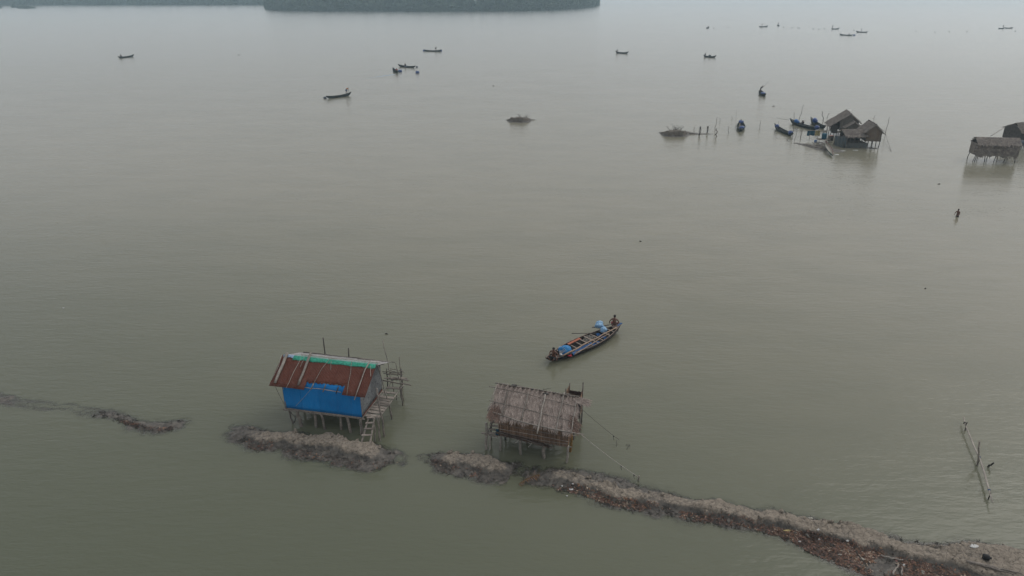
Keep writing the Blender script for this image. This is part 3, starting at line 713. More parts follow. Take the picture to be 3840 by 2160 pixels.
def cloth_mesh(pose, part):
    key = (pose, part)
    if key in _pcache: return _pcache[key]
    q = POSES[pose]
    if part == 'lower':
        pe = Vector(q['pelvis']); sp = Vector(q['spine'])
        pts = [pe, pe.lerp(sp, .55)]; rad = [(.158, .15), (.142, .125)]; ed = [(0, 1)]
        for hp, kn, an, to in q['leg']:
            i = len(pts); pts += [Vector(hp), Vector(hp).lerp(Vector(kn), .92)]; rad += [.118, .098]; ed += [(0, i), (i, i + 1)]
    else:
        pts = [Vector(q['spine']), Vector(q['spine']).lerp(Vector(q['pelvis']), .6), Vector(q['chest']), Vector(q['chest']).lerp(Vector(q['neck']), .45)]
        rad = [(.145, .125), (.15, .135), (.165, .135), (.10, .09)]; ed = [(0, 1), (0, 2), (2, 3)]
        for sh, el, wr in q['arm']:
            i = len(pts); pts += [Vector(sh), Vector(sh).lerp(Vector(el), .7)]; rad += [.08, .066]; ed += [(2, i), (i, i + 1)]
    _pcache[key] = skin_mesh('garment', pts, ed, rad, 0, 'darkcloth')
    return _pcache[key]
def head_bits(pose, root):
    q = POSES[pose]; hd, tp = Vector(q['head']), Vector(q['top']); up = (tp - hd).normalized()
    fw = (Vector((1, 0, 0)) - up * up.x).normalized(); lf = up.cross(fw)
    rot = Matrix((fw, lf, up)).transposed()
    c = hd + up * .035 - fw * .012
    def cap(a, b):
        t = b * 1.9; r_ = 1.0
        p = Vector((math.sin(t) * math.cos(a * 2 * math.pi) * .108, math.sin(t) * math.sin(a * 2 * math.pi) * .095, math.cos(t) * .098))
        if p.x > .03 and p.z < .02: p.x *= .86; p.z = max(p.z, .02)
        return c + rot @ p
    MB().grid(cap, 12, 6).build('hair', 'hair', root, True)
    for s in (-1, 1):
        MB().blob(hd + fw * .086 + lf * s * .032 + up * .012, (.009, .011, .008), 0, 6, 4).build('eye', 'black', root)
        MB().blob(hd - fw * .008 + lf * s * .086, (.022, .009, .032), .05, 6, 5, rot=rot).build('ear', 'skin', root, True)
    MB().add([hd + fw * .085 + up * .02, hd + fw * .118 - up * .022, hd + fw * .085 + lf * .018 - up * .028, hd + fw * .085 - lf * .018 - up * .028], [(0, 2, 1), (0, 1, 3), (1, 2, 3)]).build('nose', 'skin', root)
    MB().box(hd + fw * .090 - up * .052, (.008, .044, .010), rot).build('mouth', 'darkcloth', root)
def setmat(o, m):
    o.material_slots[0].link = 'OBJECT'; o.material_slots[0].material = M[m]
def person(pose, loc, rz, label, lower='darkcloth', shirt=None, scale=1.0, detail=True, group=None):
    t = thing('person', label, 'person', loc, rz, group); t.scale = (scale,) * 3
    bd = link('body', body_mesh(pose)[0], t)
    o = link('shorts' if pose != 'sit_paddle' else 'wrap', cloth_mesh(pose, 'lower'), t); setmat(o, lower)
    if shirt: o = link('shirt', cloth_mesh(pose, 'upper'), t); setmat(o, shirt)
    head_bits(pose, bd)
    return t

# ================================================================== BOATS
def boat_parts(L, B, zb, zs, zm=0.36, draft=0.16, nst=26, floor=0.05, fine=1.9):
    """wooden dinghy: bow at +x. returns hull, lining and gunwale builders plus the half-beam and sheer functions"""
    def hb(s): return max(0.035, B / 2 * (1 - abs(s) ** fine))
    def sh(s): return zm + (zb - zm) * max(0, s) ** 2.2 + (zs - zm) * max(0, -s) ** 2.2
    def kl(s): return -draft + (sh(s) + draft - 0.10) * abs(s) ** 5
    sec = [(1, 1), (.93, .62), (.74, .30), (.40, .07), (0, 0)]
    sec = sec + [(-a, b) for a, b in sec[-2::-1]]
    def ring(s, inner):
        h, z1, z0 = hb(s), sh(s), kl(s); x = s * L / 2; out = []
        for a, b in sec:
            y, z = a * h, z0 + (z1 - z0) * b
            if inner:
                y *= max(0.2, 1 - .035 / h); z = max(z, floor + 0.02 * abs(a)) + (0.012 if b < 1 else 0)
                z = min(z, z1 - 0.001 if b == 1 else z1 - 0.03)
            out.append((x * (0.992 if inner else 1), y, z))
        return out
    hull, lin, rim = MB(), MB(), []
    ss = [-1 + 2 * i / nst for i in range(nst + 1)]
    for mb, inner in ((hull, 0), (lin, 1)):
        vs = [p for s in ss for p in ring(s, inner)]; k = len(sec)
        fs = [(i * k + j, (i + 1) * k + j, (i + 1) * k + j + 1, i * k + j + 1) for i in range(nst) for j in range(k - 1)]
        if not inner: fs += [tuple(range(k)), tuple(nst * k + j for j in range(k - 1, -1, -1))]
        mb.add(vs, fs, 0.5)
    for side in (1, -1):
        g = MB(); pts = [Vector((s * L / 2, side * max(0.02, hb(s) - .012), sh(s) + .012)) for s in ss]
        vs, fs = [], []
        for p in pts:
            for dy, dz in ((-.032, 0), (.028, 0), (.028, .028), (-.032, .028)): vs.append((p.x, p.y + dy, p.z + dz - .01))
        for i in range(nst):
            for j in range(4): fs.append((i * 4 + j, i * 4 + (j + 1) % 4, i * 4 + 4 + (j + 1) % 4, i * 4 + 4 + j))
        fs += [(0, 1, 2, 3), (nst * 4 + 3, nst * 4 + 2, nst * 4 + 1, nst * 4)]
        g.add(vs, fs); rim.append(g)
    return hull, lin, rim, hb, sh
def thwart(s, L, hb, sh, w=.11, drop=.05):
    y = hb(s) - .03
    return MB().box((s * L / 2, 0, sh(s) - drop), (w, 2 * y, .03))
_bcache = {}
def far_boat(label, bow, stern, beam=1.15, kind=0, group='fishing boats scattered on the far water', bundles=(), name='fishing_boat', zend=0.75):
    """bow, stern: ground points; the hull is built to that length"""
    bow, stern = Vector((bow[0], bow[1], 0)), Vector((stern[0], stern[1], 0))
    d = bow - stern; L = d.length; c = (bow + stern) / 2; L = min(max(L, 5.5), 9.5)
    t = thing(name, label, 'boat', c, math.atan2(d.y, d.x), group)
    hull, lin, rim, hb, sh = boat_parts(L, beam, zend + .22, zend, .42, .18, 18)
    hull.build('hull', 'hullgreen', t, True); lin.build('lining', 'insidefar', t)
    for g in rim: g.build('gunwale', 'rimfar', t)
    for s in (-.62, -.34, -.05, .25, .55): thwart(s, L, hb, sh).build('thwart', 'rimfar', t)
    # small decks at both ends
    for s0, s1 in ((.74, .985), (-.985, -.76)):
        MB().add([(s0 * L / 2, hb(s0) - .03, sh(s0) - .01), (s0 * L / 2, -hb(s0) + .03, sh(s0) - .01), (s1 * L / 2, -.03, sh(s1) + .012), (s1 * L / 2, .03, sh(s1) + .012)], [(0, 1, 2, 3)]).build('end_deck', 'rimfar', t)
    return t, L, sh, hb
def in_boat(t, p):
    return Matrix.Translation(t.location) @ Matrix.Rotation(t.rotation_euler.z, 4, 'Z') @ Vector(p)
def bundle(t, p, s, label, mat='drum', group='blue net bundles in the moored boats', name='net_bundle'):
    me = MB().blob((0, 0, 0), s, .12, 12, 8).mesh(name, mat, True)
    o = link(name, me, None, in_boat(t, p), (0, 0, t.rotation_euler.z)); tag(o, label, 'bundle', group)
    r = MB().tube([(s[0] * 1.0 * math.cos(a), 0.0, s[2] * 1.0 * math.sin(a)) for a in [i * math.pi / 8 for i in range(17)]], .014, 5)
    r.build('tie_rope', 'rope', o)
    return o
def drum(p, label, r=.3, h=.85, lying=True, mat='drum', rz=0.0, group=None):
    t = tag(thing('plastic_drum', label, 'drum', p, rz), group=group)
    prof = [(r * .92, 0), (r, .03), (r, h * .3), (r * 1.05, h * .33), (r, h * .36), (r, h * .64), (r * 1.05, h * .67), (r, h * .7), (r, h - .03), (r * .92, h)]
    m = MB().lathe((0, 0, -h / 2), prof, 16)
    o = m.build('drum_shell', mat, t, True); b = MB().lathe((r * .5, 0, h / 2 - .005), [(.05, 0), (.05, .03)], 8).build('bung', mat, t)
    if lying:
        for q in (o, b): q.rotation_euler = (0, math.pi / 2, 0)
    else:
        for q in (o, b): q.location = (0, 0, h / 2)
    return t

# ================================================================== THE BLUE-WALLED HUT
A_ = P(1069.5, 1529, 1.25); B_ = P(1358.5, 1565, 1.25)
TH = math.atan2(B_.y - A_.y, B_.x - A_.x)
FB = Frame(A_, TH)
HL, HD, ZF = 5.25, 3.35, 1.25
hut = thing('stilt_hut', 'stilt hut with bright blue front wall and rusty red tin roof', 'hut', (A_.x, A_.y, 0), TH)
EAVE_Y, EAVE_Z, RID_Y, RID_Z, BK_Y, BK_Z = -.30, 2.97, 1.70, 4.08, 3.75, 3.20
SL = (RID_Z - EAVE_Z) / (RID_Y - EAVE_Y)
NF = Vector((0, -SL, 1)).normalized(); NB = Vector((0, (RID_Z - BK_Z) / (BK_Y - RID_Y), 1)).normalized()
def roof_at(u, v, lift=0.0):           # photo point on the front roof slope -> hut frame
    return FB.on(u, v, NF, NF.dot(Vector((0, EAVE_Y, EAVE_Z)))) + NF * lift
def k1(x, y): return 960 + x * 600 / 1890, 1240 + y * 460 / 1449
# floor
MB().box((HL / 2, HD / 2, ZF - .05), (HL - .04, HD - .04, .06)).build('floor', 'plank', hut)
for y in (.02, HD * .5, HD - .05):
    pole('floor_beam', (-.15, y, ZF - .13), (HL + .15, y, ZF - .14), .055, 'pole', hut)
for i in range(7):
    pole('joist', (.2 + i * .8, -.12, ZF - .05 - .045), (.2 + i * .8, HD + .12, ZF - .095), .035, 'pole', hut)
# stilts
for x, y, r, lean in ((.36, .13, .055, -.25), (1.06, .0, .11, -.25), (1.98, .13, .10, -.05), (2.69, .0, .085, -.22), (3.69, .16, .08, -.05), (4.41, .03, .095, -.18), (5.12, -.02, .085, .0),
                      (.3, 1.7, .08, 0), (1.7, 1.7, .08, .1), (3.2, 1.75, .08, 0), (5.1, 1.7, .08, 0), (.3, 3.2, .08, 0), (1.6, 3.25, .08, .1), (2.9, 3.2, .08, 0), (4.0, 3.2, .08, -.1), (5.1, 3.2, .08, 0)):
    pole('stilt', (x, y, -.6), (x + lean, y + RNG.uniform(-.05, .05), ZF - .1), r, 'pole', hut, r * .95, .03, 5, 8)
pole('brace', (.40, .10, .1), (.75, .1, .9), .035, 'darkpole', hut); pole('brace', (.2, .05, 1.05), (.62, .05, .55), .03, 'darkpole', hut)
# walls: blue sheets at the front, stained grey sheets on the gable
def front_wall(x0, x1, top):
    def f(x, b):
        z = ZF + (top - ZF) * b; y = 0.0 if z < 2.9 else (z - 2.9) * .62
        return (x, y + .012 * math.sin(x * 2.1 + z), z), (0, -1, 0)
    return corr(x0, x1, 8, f, .16, .005)
for x0, x1 in ((0, 1.22), (1.215, 2.45), (2.445, 3.7), (3.695, 4.62), (4.615, 5.25)):
    o = front_wall(x0, x1, 3.24).build('blue_wall_sheet', 'bluesheet', hut, True)
    o.location.y = 0.006 * (hash(x0) % 2)
def gable_z(y): return min(EAVE_Z + (y - EAVE_Y) * SL, RID_Z - (y - RID_Y) * (RID_Z - BK_Z) / (BK_Y - RID_Y)) - .03
for xw, nm in ((HL, 'right'), (0.0, 'left')):
    for y0, y1 in ((0.0, .85), (.845, 1.7), (1.695, 2.5), (2.495, HD)):
        def f(y, b, xw=xw):
            z0 = ZF - .02; return (xw, y, z0 + (gable_z(y) - z0) * b), (1, 0, 0)
        corr(y0, y1, 6, f, .10, .010).build('grey_wall_sheet', 'greysheet', hut, True)
def f(x, b): return (x, HD, ZF + (gable_z(HD) - ZF) * b), (0, 1, 0)
corr(0, HL, 4, f, .10, .010).build('back_wall', 'greysheet', hut, True)
pole('sill_pole', (HL + .05, -.05, ZF - .02), (HL + .06, HD + .1, ZF - .02), .03, 'palepole', hut)
MB().beam((HL + .035, .05, ZF + .03), (HL + .035, HD - .05, ZF + .03), .02, .16).build('rust_skirt', 'roofred', hut)
for x, y in ((0, 0), (HL, 0), (HL, HD), (0, HD)):
    pole('corner_post', (x - .05 * (x > 0) + .05 * (x == 0), y + .05 * (y == 0) - .05 * (y > 0), ZF - .1), (x - .05 * (x > 0) + .05 * (x == 0), y + .05 * (y == 0) - .05 * (y > 0), gable_z(y) - .05), .045, 'pole', hut)
# roof sheets: seven at the front, torn back over the middle
def eave_y(x):
    e = EAVE_Y + .035 * math.sin(x * 7.1) * (abs(x - 2.95) < 1.35)
    if 1.62 < x < 4.22: e = .16 + .035 * math.sin(x * 9) + .03 * math.sin(x * 23) + (.06 if x > 2.5 else 0)
    if x > 4.2: e = EAVE_Y - .04
    return e
xs = [-.70, .22, 1.10, 1.62, 2.50, 3.36, 4.22, 5.00, 5.70]
for i, (x0, x1) in enumerate(zip(xs, xs[1:])):
    lift = .012 * (i % 2)
    def f(x, b, x0=x0, x1=x1, lift=lift):
        xe = min(max(x, x0 + .002), x1 - .002)
        y = eave_y(xe) + (RID_Y - eave_y(xe)) * b
        return Vector((x, y, EAVE_Z + (y - EAVE_Y) * SL)) + NF * lift, NF
    corr(x0 - .03, x1 + .03, 6, f, .10, .016).build('roof_sheet', 'roofred', hut, True)
xs = [-.60, .4, 1.45, 2.5, 3.55, 4.6, 5.75]
for i, (x0, x1) in enumerate(zip(xs, xs[1:])):
    def f(x, b, lift=.012 * (i % 2)):
        y = RID_Y + (BK_Y - RID_Y) * b
        return Vector((x, y, RID_Z - (y - RID_Y) * (RID_Z - BK_Z) / (BK_Y - RID_Y))) + NB * lift, NB
    corr(x0 - .03, x1 + .03, 5, f, .10, .014).build('back_roof_sheet', 'whitesheet', hut, True)
def ridge_cap(x0, x1, nm, mat, wf=.28, wb=.22, lift=.035, back=None):
    m = MB()
    def g(a, b):
        x = x0 + (x1 - x0) * a; jag = .02 * math.sin(x * 5) + .015 * math.sin(x * 13)
        y = RID_Y - (wf + jag) * (1 - b)
        return Vector((x, y, EAVE_Z + (y - EAVE_Y) * SL + lift + .02 * b))
    m.grid(g, 24, 3, .012); o = m.build(nm, mat, hut, True)
    m = MB()
    def g2(a, b):
        x = x0 + (x1 - x0) * a; y = RID_Y + (wb + .03 * math.sin(x * 4)) * b
        return Vector((x, y, RID_Z - (y - RID_Y) * .3 + lift + .02 * (1 - b)))
    m.grid(g2, 24, 3, .012); m.build(nm, back or mat, hut, True)
ridge_cap(.10, 5.72, 'ridge_cap', 'green', .25, .5, .04, 'palewash')
ridge_cap(-.62, .22, 'ridge_cap', 'paleblue', .14, .25, .03)
# logs and poles holding the roof down
def on_roof(pts, r, mat, nm, lift=None, amp=.02, r2=None):
    q = [roof_at(*k1(x, y), (r if lift is None else lift) + .03) for x, y in pts]
    if len(q) == 2: q = wob(q[0], q[1], 6, amp)
    n = len(q) - 1; r2 = r if r2 is None else r2
    MB().tube(q, [r + (r2 - r) * i / n for i in range(n + 1)], 7).build(nm, mat, hut, True)
on_roof([(378, 275), (232, 630)], .10, 'palepole', 'roof_log', None, .014, .085)
on_roof([(655, 272), (505, 655)], .085, 'palepole', 'roof_log', None, .012, .075)
on_roof([(1350, 370), (1290, 470), (1230, 640), (1165, 825)], .045, 'palepole', 'roof_pole', None, .03, .03)
for pts in ([(305, 288), (270, 420), (185, 590)], [(548, 295), (358, 680)], [(578, 310), (525, 435)], [(890, 320), (780, 450), (650, 690)], [(898, 320), (880, 470)], [(1140, 345), (1075, 760)], [(245, 420), (285, 440), (330, 415)], [(1355, 420), (1355, 545)]):
    on_roof(pts, .016, 'rope', 'roof_rope', .012)
# the ridge and back-eave poles, wall batten across the tear, stubs of rafters
pole('ridge_pole', (.55, RID_Y + .12, RID_Z + .10), (5.9, RID_Y + .28, RID_Z + .03), .025, 'palepole', hut)
pole('back_eave_pole', (-.4, BK_Y - .02, BK_Z + .06), (6.15, BK_Y - .05, BK_Z + .05), .035, 'pole', hut)
pole('back_eave_pole', (3.6, BK_Y - .25, BK_Z + .13), (6.0, BK_Y - .2, BK_Z + .12), .03, 'palepole', hut)
bt = [FB.on(*k1(x, y), (0, 1, 0), -.07) for x, y in ((490, 655), (640, 680), (740, 685), (860, 705), (1005, 728))]
MB().tube(bt, .022, 6).build('wall_batten', 'palepole', hut, True)
for xa, ya, xb, yb, mt in ((680, 625, 645, 700, 'palepole'), (825, 635, 790, 725, 'pole'), (975, 660, 945, 745, 'darkpole')):
    a = FB.on(*k1(xa, ya), (0, 1, 0), .08); b = FB.on(*k1(xb, yb), (0, 1, 0), -.14)
    pole('rafter_end', a, b, .035, mt, hut, .035, .005, 3)
pole('leaning_pole', FB.on(*k1(1425, 368), (1, 0, 0), HL + .28), FB.on(*k1(1615, 1040), (0, 0, 1), -.25), .032, 'palepole', hut, .045, .03, 6)
pole('gable_pole', (HL + .12, RID_Y - .05, RID_Z - .02), (HL + .2, HD + .15, 3.1), .028, 'darkpole', hut)
pole('brace_plank', (.05, -.25, ZF - .02), (.85, -.22, ZF + .0), .04, 'pole', hut)
MB().tube(sag(FB.on(*k1(230, 660), (0, 1, 0), -.1), FB.on(*k1(345, 880), (0, 1, 0), -.04), .12, 6), .012, 5).build('hanging_rope', 'darkrope', hut)
MB().tube(sag(FB.on(*k1(640, 700), (0, 1, 0), -.05), FB.on(*k1(470, 890), (0, 1, 0), -.06), .02, 6), .009, 5).build('hanging_rope', 'rope', hut)
# walkway along the gable
walk = thing('plank_walkway', 'plank walkway on thin poles along the side of the blue hut', 'walkway', (A_.x, A_.y, 0), TH)
yy = .18
while yy < 4.6:
    w = RNG.uniform(.17, .27); ln = RNG.uniform(.86, 1.1); x0 = HL + .10 + RNG.uniform(-.02, .08)
    if RNG.random() < .82:
        MB().box((x0 + ln / 2, yy + w / 2, ZF + RNG.uniform(-.02, .03)), (ln, w, .035), Matrix.Rotation(RNG.uniform(-.08, .08), 3, 'Z') @ Matrix.Rotation(RNG.uniform(-.03, .03), 3, 'Y')).build('plank', 'plank', walk)
    yy += w + RNG.uniform(.04, .13)
for k in range(5):
    MB().box((5.35 + k * .2, 4.75 + .14 * (k % 2), ZF + .05 + .02 * k), (1.0, .16, .035), Matrix.Rotation(RNG.uniform(-.5, .5), 3, 'Z')).build('plank', 'plank', walk)
pole('rail', (HL + .25, .1, ZF - .06), (HL + .22, 5.0, ZF - .06), .045, 'pole', walk); pole('rail', (HL + 1.0, .25, ZF - .06), (HL + 1.15, 4.6, ZF - .06), .045, 'pole', walk)
pole('rail', (4.8, 4.3, ZF + .12), (7.0, 4.15, ZF + .10), .05, 'plank', walk)
for (xa, ya), (xb, yb), r in (((1525, 1250), (1425, 680), .06), ((1470, 1305), (1430, 1000), .045), ((1405, 1315), (1395, 1030), .04), ((1740, 885), (1700, 660), .05), ((1675, 820), (1655, 750), .035), ((1610, 1050), (1570, 860), .05), ((1455, 1270), (1455, 1010), .035)):
    a = FB.on(*k1(xa, ya), (0, 0, 1), 0); b = FB.on(*k1(xb, yb), (0, 1, 0), a.y + .05); a.z = -.5
    pole('post', a, b, r, 'pole', walk, r * .85, .03)
pole('cross_pole', FB.on(*k1(1630, 785), (0, 0, 1), .5), FB.on(*k1(1740, 785), (0, 0, 1), .5), .025, 'palepole', walk)
# ladder
lad = thing('ladder', 'short wooden ladder from the mud bank up to the walkway', 'ladder', (A_.x, A_.y, 0), TH)
def lp(x, y, z): return FB.on(*k1(x, y), (0, 0, 1), z)
la0, la1 = lp(1240, 1325, .45), lp(1335, 1015, 1.28); lb0, lb1 = lp(1345, 1325, .45), lp(1405, 1010, 1.28)
MB().beam(la0 - Vector((0, 0, .1)), la1, .09, .07).build('side_rail', 'plank', lad); MB().beam(lb0 - Vector((0, 0, .1)), lb1, .09, .07).build('side_rail', 'plank', lad)
for t_ in (.28, .52, .74, .95):
    a, b = la0.lerp(la1, t_), lb0.lerp(lb1, t_); d = (b - a).normalized()
    MB().beam(a - d * .08 + Vector((0, -.04, .05)), b + d * .08 + Vector((0, -.04, .05)), .13, .04).build('rung', 'plank', lad)
st_ = pole('stake', FB.w((5.08, -.11, -.3)), FB.w(FB.on(*k1(1225, 1070), (0, 1, 0), -.1)), .035, 'palepole')
tag(st_, 'thin pale stake standing in the water left of the ladder', 'stake')
# standing poles beside and behind the hut
def px_pole(lab, ub, vb, ut, vt, r, mat='pole', z=0.0, lean=0.0, deep=.5, name='bamboo_pole', group=None, cat='pole'):
    a = P(ub, vb, z); d = ray(ut, vt); b = EYE + d * ((a.y + lean) / d.y); c = a + (a - b).normalized() * deep
    o = MB().tube(wob(c, b, 7, r * 1.2), [r * (1 - .35 * i / 7) for i in range(8)], 6).build(name, mat, None, True)
    return tag(o, lab, cat, group)
def k1w(x, y): return k1(x, y)
for lab, bx_, by_, tx, ty, dy in (
    ('dark pole standing behind the ridge of the red roof', 812, 255, 793, 80, 5.6),
    ('short dark pole behind the middle of the red roof', 1097, 285, 1092, 205, 5.2),
    ('tall thin pole rising past the back corner of the red roof', 1600, 590, 1497, 110, 4.9),
    ('thin pole beside the far end of the plank walkway', 1720, 650, 1692, 310, 4.6),
    ('shorter thin pole next to the one at the walkway end', 1705, 640, 1650, 380, 4.2)):
    a = FB.on(*k1(bx_, by_), (0, 1, 0), dy); b = FB.on(*k1(tx, ty), (0, 1, 0), dy)
    dirv = (a - b).normalized(); foot = a + dirv * ((a.z + .5) / max(.3, -dirv.z)) if dirv.z < -.3 else a
    r = .06 if 'dark' in lab else .032
    o = MB().tube([FB.w(p) for p in wob(foot, b, 7, .03)], [r * (1 - .3 * i / 7) for i in range(8)], 6).build('bamboo_pole', 'darkpole' if 'dark' in lab else 'pole', None, True); tag(o, lab, 'pole')
dk = thing('drying_rack', 'pile of loose poles and boards at the back of the walkway', 'rack', FB.w((5.2, 5.6, 0)), TH)
for i in range(6):
    pole('pole', (-.8 + RNG.uniform(0, .5), RNG.uniform(-.4, .3), 1.2 + .05 * i), (.5 + RNG.uniform(0, .5), RNG.uniform(-.3, .5), 1.22 + .06 * i), .03, 'pole', dk)
for x, y in ((-.5, 0), (.5, .2)): pole('post', (x, y, -.4), (x, y, 1.55), .05, 'darkpole', dk)

# ================================================================== THE THATCHED HUT
def k2(x, y): return 1780 + x * 620 / 2139, 1400 + y * 420 / 1449
A2 = P(*k2(325, 1010)); B2 = P(*k2(1190, 1160))
TH2 = math.atan2(B2.y - A2.y, B2.x - A2.x); FT = Frame(A2, TH2)
th = thing('stilt_hut', 'small stilt hut roofed and walled with dry palm thatch', 'hut', (A2.x, A2.y, 0), TH2)
EY, EZ, RY, RZ, BY, BZ = -.42, 2.50, 1.30, 3.86, 2.95, 2.62
S2 = (RZ - EZ) / (RY - EY); N2 = Vector((0, -S2, 1)).normalized()
NB2 = Vector((0, (RZ - BZ) / (BY - RY), 1)).normalized()
def droop(x): return -.16 * max(0, (x - 1.5) / 3) ** 1.5          # the roof sags to the right
def thatch_at(u, v, lift=0.0):
    p = FT.on(u, v, N2, N2.dot(Vector((0, EY, EZ)))) + N2 * lift
    return p
XL, XR = -.55, 4.38
# slabs under the fronds
for nm, n_, y0, z0, y1, z1 in (('thatch_underlay', N2, EY + .1, EZ + .08, RY, RZ - .02), ('thatch_underlay', NB2, RY, RZ - .02, BY - .1, BZ + .05)):
    m = MB()
    m.grid(lambda a, b: Vector((XL + .08 + (XR - XL - .16) * a, y0 + (y1 - y0) * b, z0 + (z1 - z0) * b + droop(XL + (XR - XL) * a))), 16, 6, .07)
    m.build(nm, 'under', th)
# palm fronds: a rib with leaflets to both sides; a few patterns shared by all
def frond_mesh(seed, ln, wid, spread, nleaf=34, mat='leaf', curl=.05, fray=0.0, tones=(.25, .75)):
    rr = random.Random(seed); m = MB()
    for i in range(nleaf):
        t = i / nleaf; y = -ln * t
        for s in (-1, 1):
            a = R(spread) * rr.uniform(.75, 1.25) * (1 - .45 * t ** 2); l = wid * rr.uniform(.75, 1.2) * (1 - .25 * t)
            dx, dy = math.sin(a) * s, -math.cos(a); w = rr.uniform(.007, .014)
            z0 = .012 + rr.uniform(0, .02); zm = z0 + curl * rr.uniform(.1, 1.0); ze = rr.uniform(-.01, .03)
            px_, py_ = -dy * w, dx * w; bx0 = s * .008; tw = rr.uniform(-.018, .018)
            jx, jy = rr.uniform(-.03, .03) * (1 + fray), rr.uniform(-.03, .03)
            m.add([(bx0 - px_, y - py_, z0), (bx0 + px_, y + py_, z0 + tw), (bx0 + dx * l * .55 + px_, y + dy * l * .55 + py_, zm + tw), (bx0 + dx * l * .55 - px_, y + dy * l * .55 - py_, zm), (bx0 + dx * l + jx, y + dy * l + jy, ze)],
                  [(0, 1, 2, 3), (3, 2, 4)], rr.uniform(*tones))
    m.tube([(0, .05, .02), (0, -ln * .5, .035), (0, -ln, .02)], [.014, .012, .006], 5, .5)
    return m.mesh('frond', mat)
FR = [frond_mesh(k, 1.2, .34, 30, 60, curl=.012) for k in range(5)]
FRL = [frond_mesh(20 + k, .85, .40, 22, 46, curl=.05, fray=1.0) for k in range(5)]
FRB = [frond_mesh(40 + k, .85, .40, 26, 30, 'reddleaf', .09, 1.0) for k in range(3)]
def place_frond(me, x, t, front=True, lift=0.0, tilt=0.0):
    """t: 0 at the ridge, 1 at the eave"""
    n, y = (N2, RY + (EY - RY) * t) if front else (NB2, RY + (BY - RY) * t)
    z = (RZ + (EZ - RZ) * t) if front else (RZ + (BZ - RZ) * t)
    ex = Vector((1, 0, 0)) if front else Vector((-1, 0, 0)); ey = n.cross(ex)
    o = link('frond', me, th)
    o.matrix_local = Matrix.Translation(Vector((x, y, z + droop(x))) + n * (.03 + lift)) @ Matrix((ex, ey, n)).transposed().to_4x4() @ Matrix.Rotation(tilt, 4, 'Z')
    return o
x = XL + .1; i = 0
while x < XR:
    place_frond(FRL[i % 5], x + RNG.uniform(-.05, .05), .50 + RNG.uniform(-.04, .04), True, .0, RNG.uniform(-.22, .22))
    place_frond(FRL[(i + 2) % 5], x + .12, .58 + RNG.uniform(-.03, .03), True, .015, RNG.uniform(-.25, .25))
    place_frond(FR[(i + 3) % 5], x + .14, .16 + RNG.uniform(-.04, .04), True, .02, RNG.uniform(-.14, .14))
    place_frond(FR[i % 5], x + RNG.uniform(-.03, .03), -.01 + RNG.uniform(-.02, .02), True, .035, RNG.uniform(-.10, .10))
    place_frond(FR[(i + 1) % 5], x + .1, .0, False, .02, RNG.uniform(-.05, .05))
    if i % 2 == 0: place_frond(FRL[(i + 1) % 5], x, .55, False, .0, RNG.uniform(-.2, .2))
    x += RNG.uniform(.24, .30); i += 1
for k in range(4): place_frond(FRB[k % 3], XL + .22 + .1 * k, .60 + .06 * (k % 2), True, .05, -.25 + .1 * k)       # loose brown corner
for k in range(3): place_frond(FRB[k % 3], XR - .25, .5 + .1 * k, True, .02, .7 + RNG.uniform(-.2, .2))
for k in range(4): place_frond(FRL[k], XR - .15, .02 + .015 * k, True, .06 + .01 * k, 1.45 + RNG.uniform(-.15, .15))  # tuft poking out at the ridge end
# poles lashed over the roof
def lash(pts, r, mat='palepole', nm='roof_pole', amp=.02, r2=None, lift=.12):
    q = [thatch_at(*k2(x, y), lift + r) for x, y in pts]
    q = [p + Vector((0, 0, droop(p.x))) for p in q]
    if len(q) == 2: q = wob(q[0], q[1], 7, amp)
    n = len(q) - 1; r2 = r if r2 is None else r2
    MB().tube(q, [r + (r2 - r) * i / n for i in range(n + 1)], 7).build(nm, mat, th, True)
for pts, r in (([(285, 180), (175, 500)], .035), ([(432, 240), (362, 560)], .045), ([(705, 255), (605, 615)], .035), ([(918, 280), (815, 785)], .05), ([(1165, 240), (1045, 770)], .038), ([(1325, 335), (1250, 760)], .035)):
    lash(pts, r, 'palepole' if r != .045 else 'pole')
for pts, r, mt in (([(200, 182), (620, 262), (1320, 412)], .018, 'pole'), ([(195, 362), (640, 465), (1310, 612)], .02, 'palepole'), ([(240, 512), (420, 570), (560, 622), (760, 670), (1000, 712), (1415, 762)], .032, 'palepole'), ([(190, 178), (285, 190)], .016, 'palepole')):
    lash(pts, r, mt, 'roof_batten', .01, None, .105)
pole('ridge_pole', (XL - .1, RY, RZ + .10), (XR + .15, RY, RZ + .02), .035, 'pole', th)
for k in range(14):
    x = RNG.uniform(XL, XR); a = Vector((x, RY + RNG.uniform(-.1, .1), RZ + .12 + droop(x)))
    pole('ridge_twig', a, a + Vector((RNG.uniform(.3, .8), RNG.uniform(-.15, .15), RNG.uniform(-.08, .04))), .018, RNG.choice(('darkpole', 'pole', 'palepole')), th, .01, .02, 3)
MB().blob((.55, RY + .02, RZ + .12), (.20, .10, .06), .2, 8, 6).build('ridge_lashing', 'darkrope', th, True)
MB().blob((2.55, RY - .15, RZ - .02), (.18, .10, .06), .2, 8, 6).build('ridge_lashing', 'darkrope', th, True)
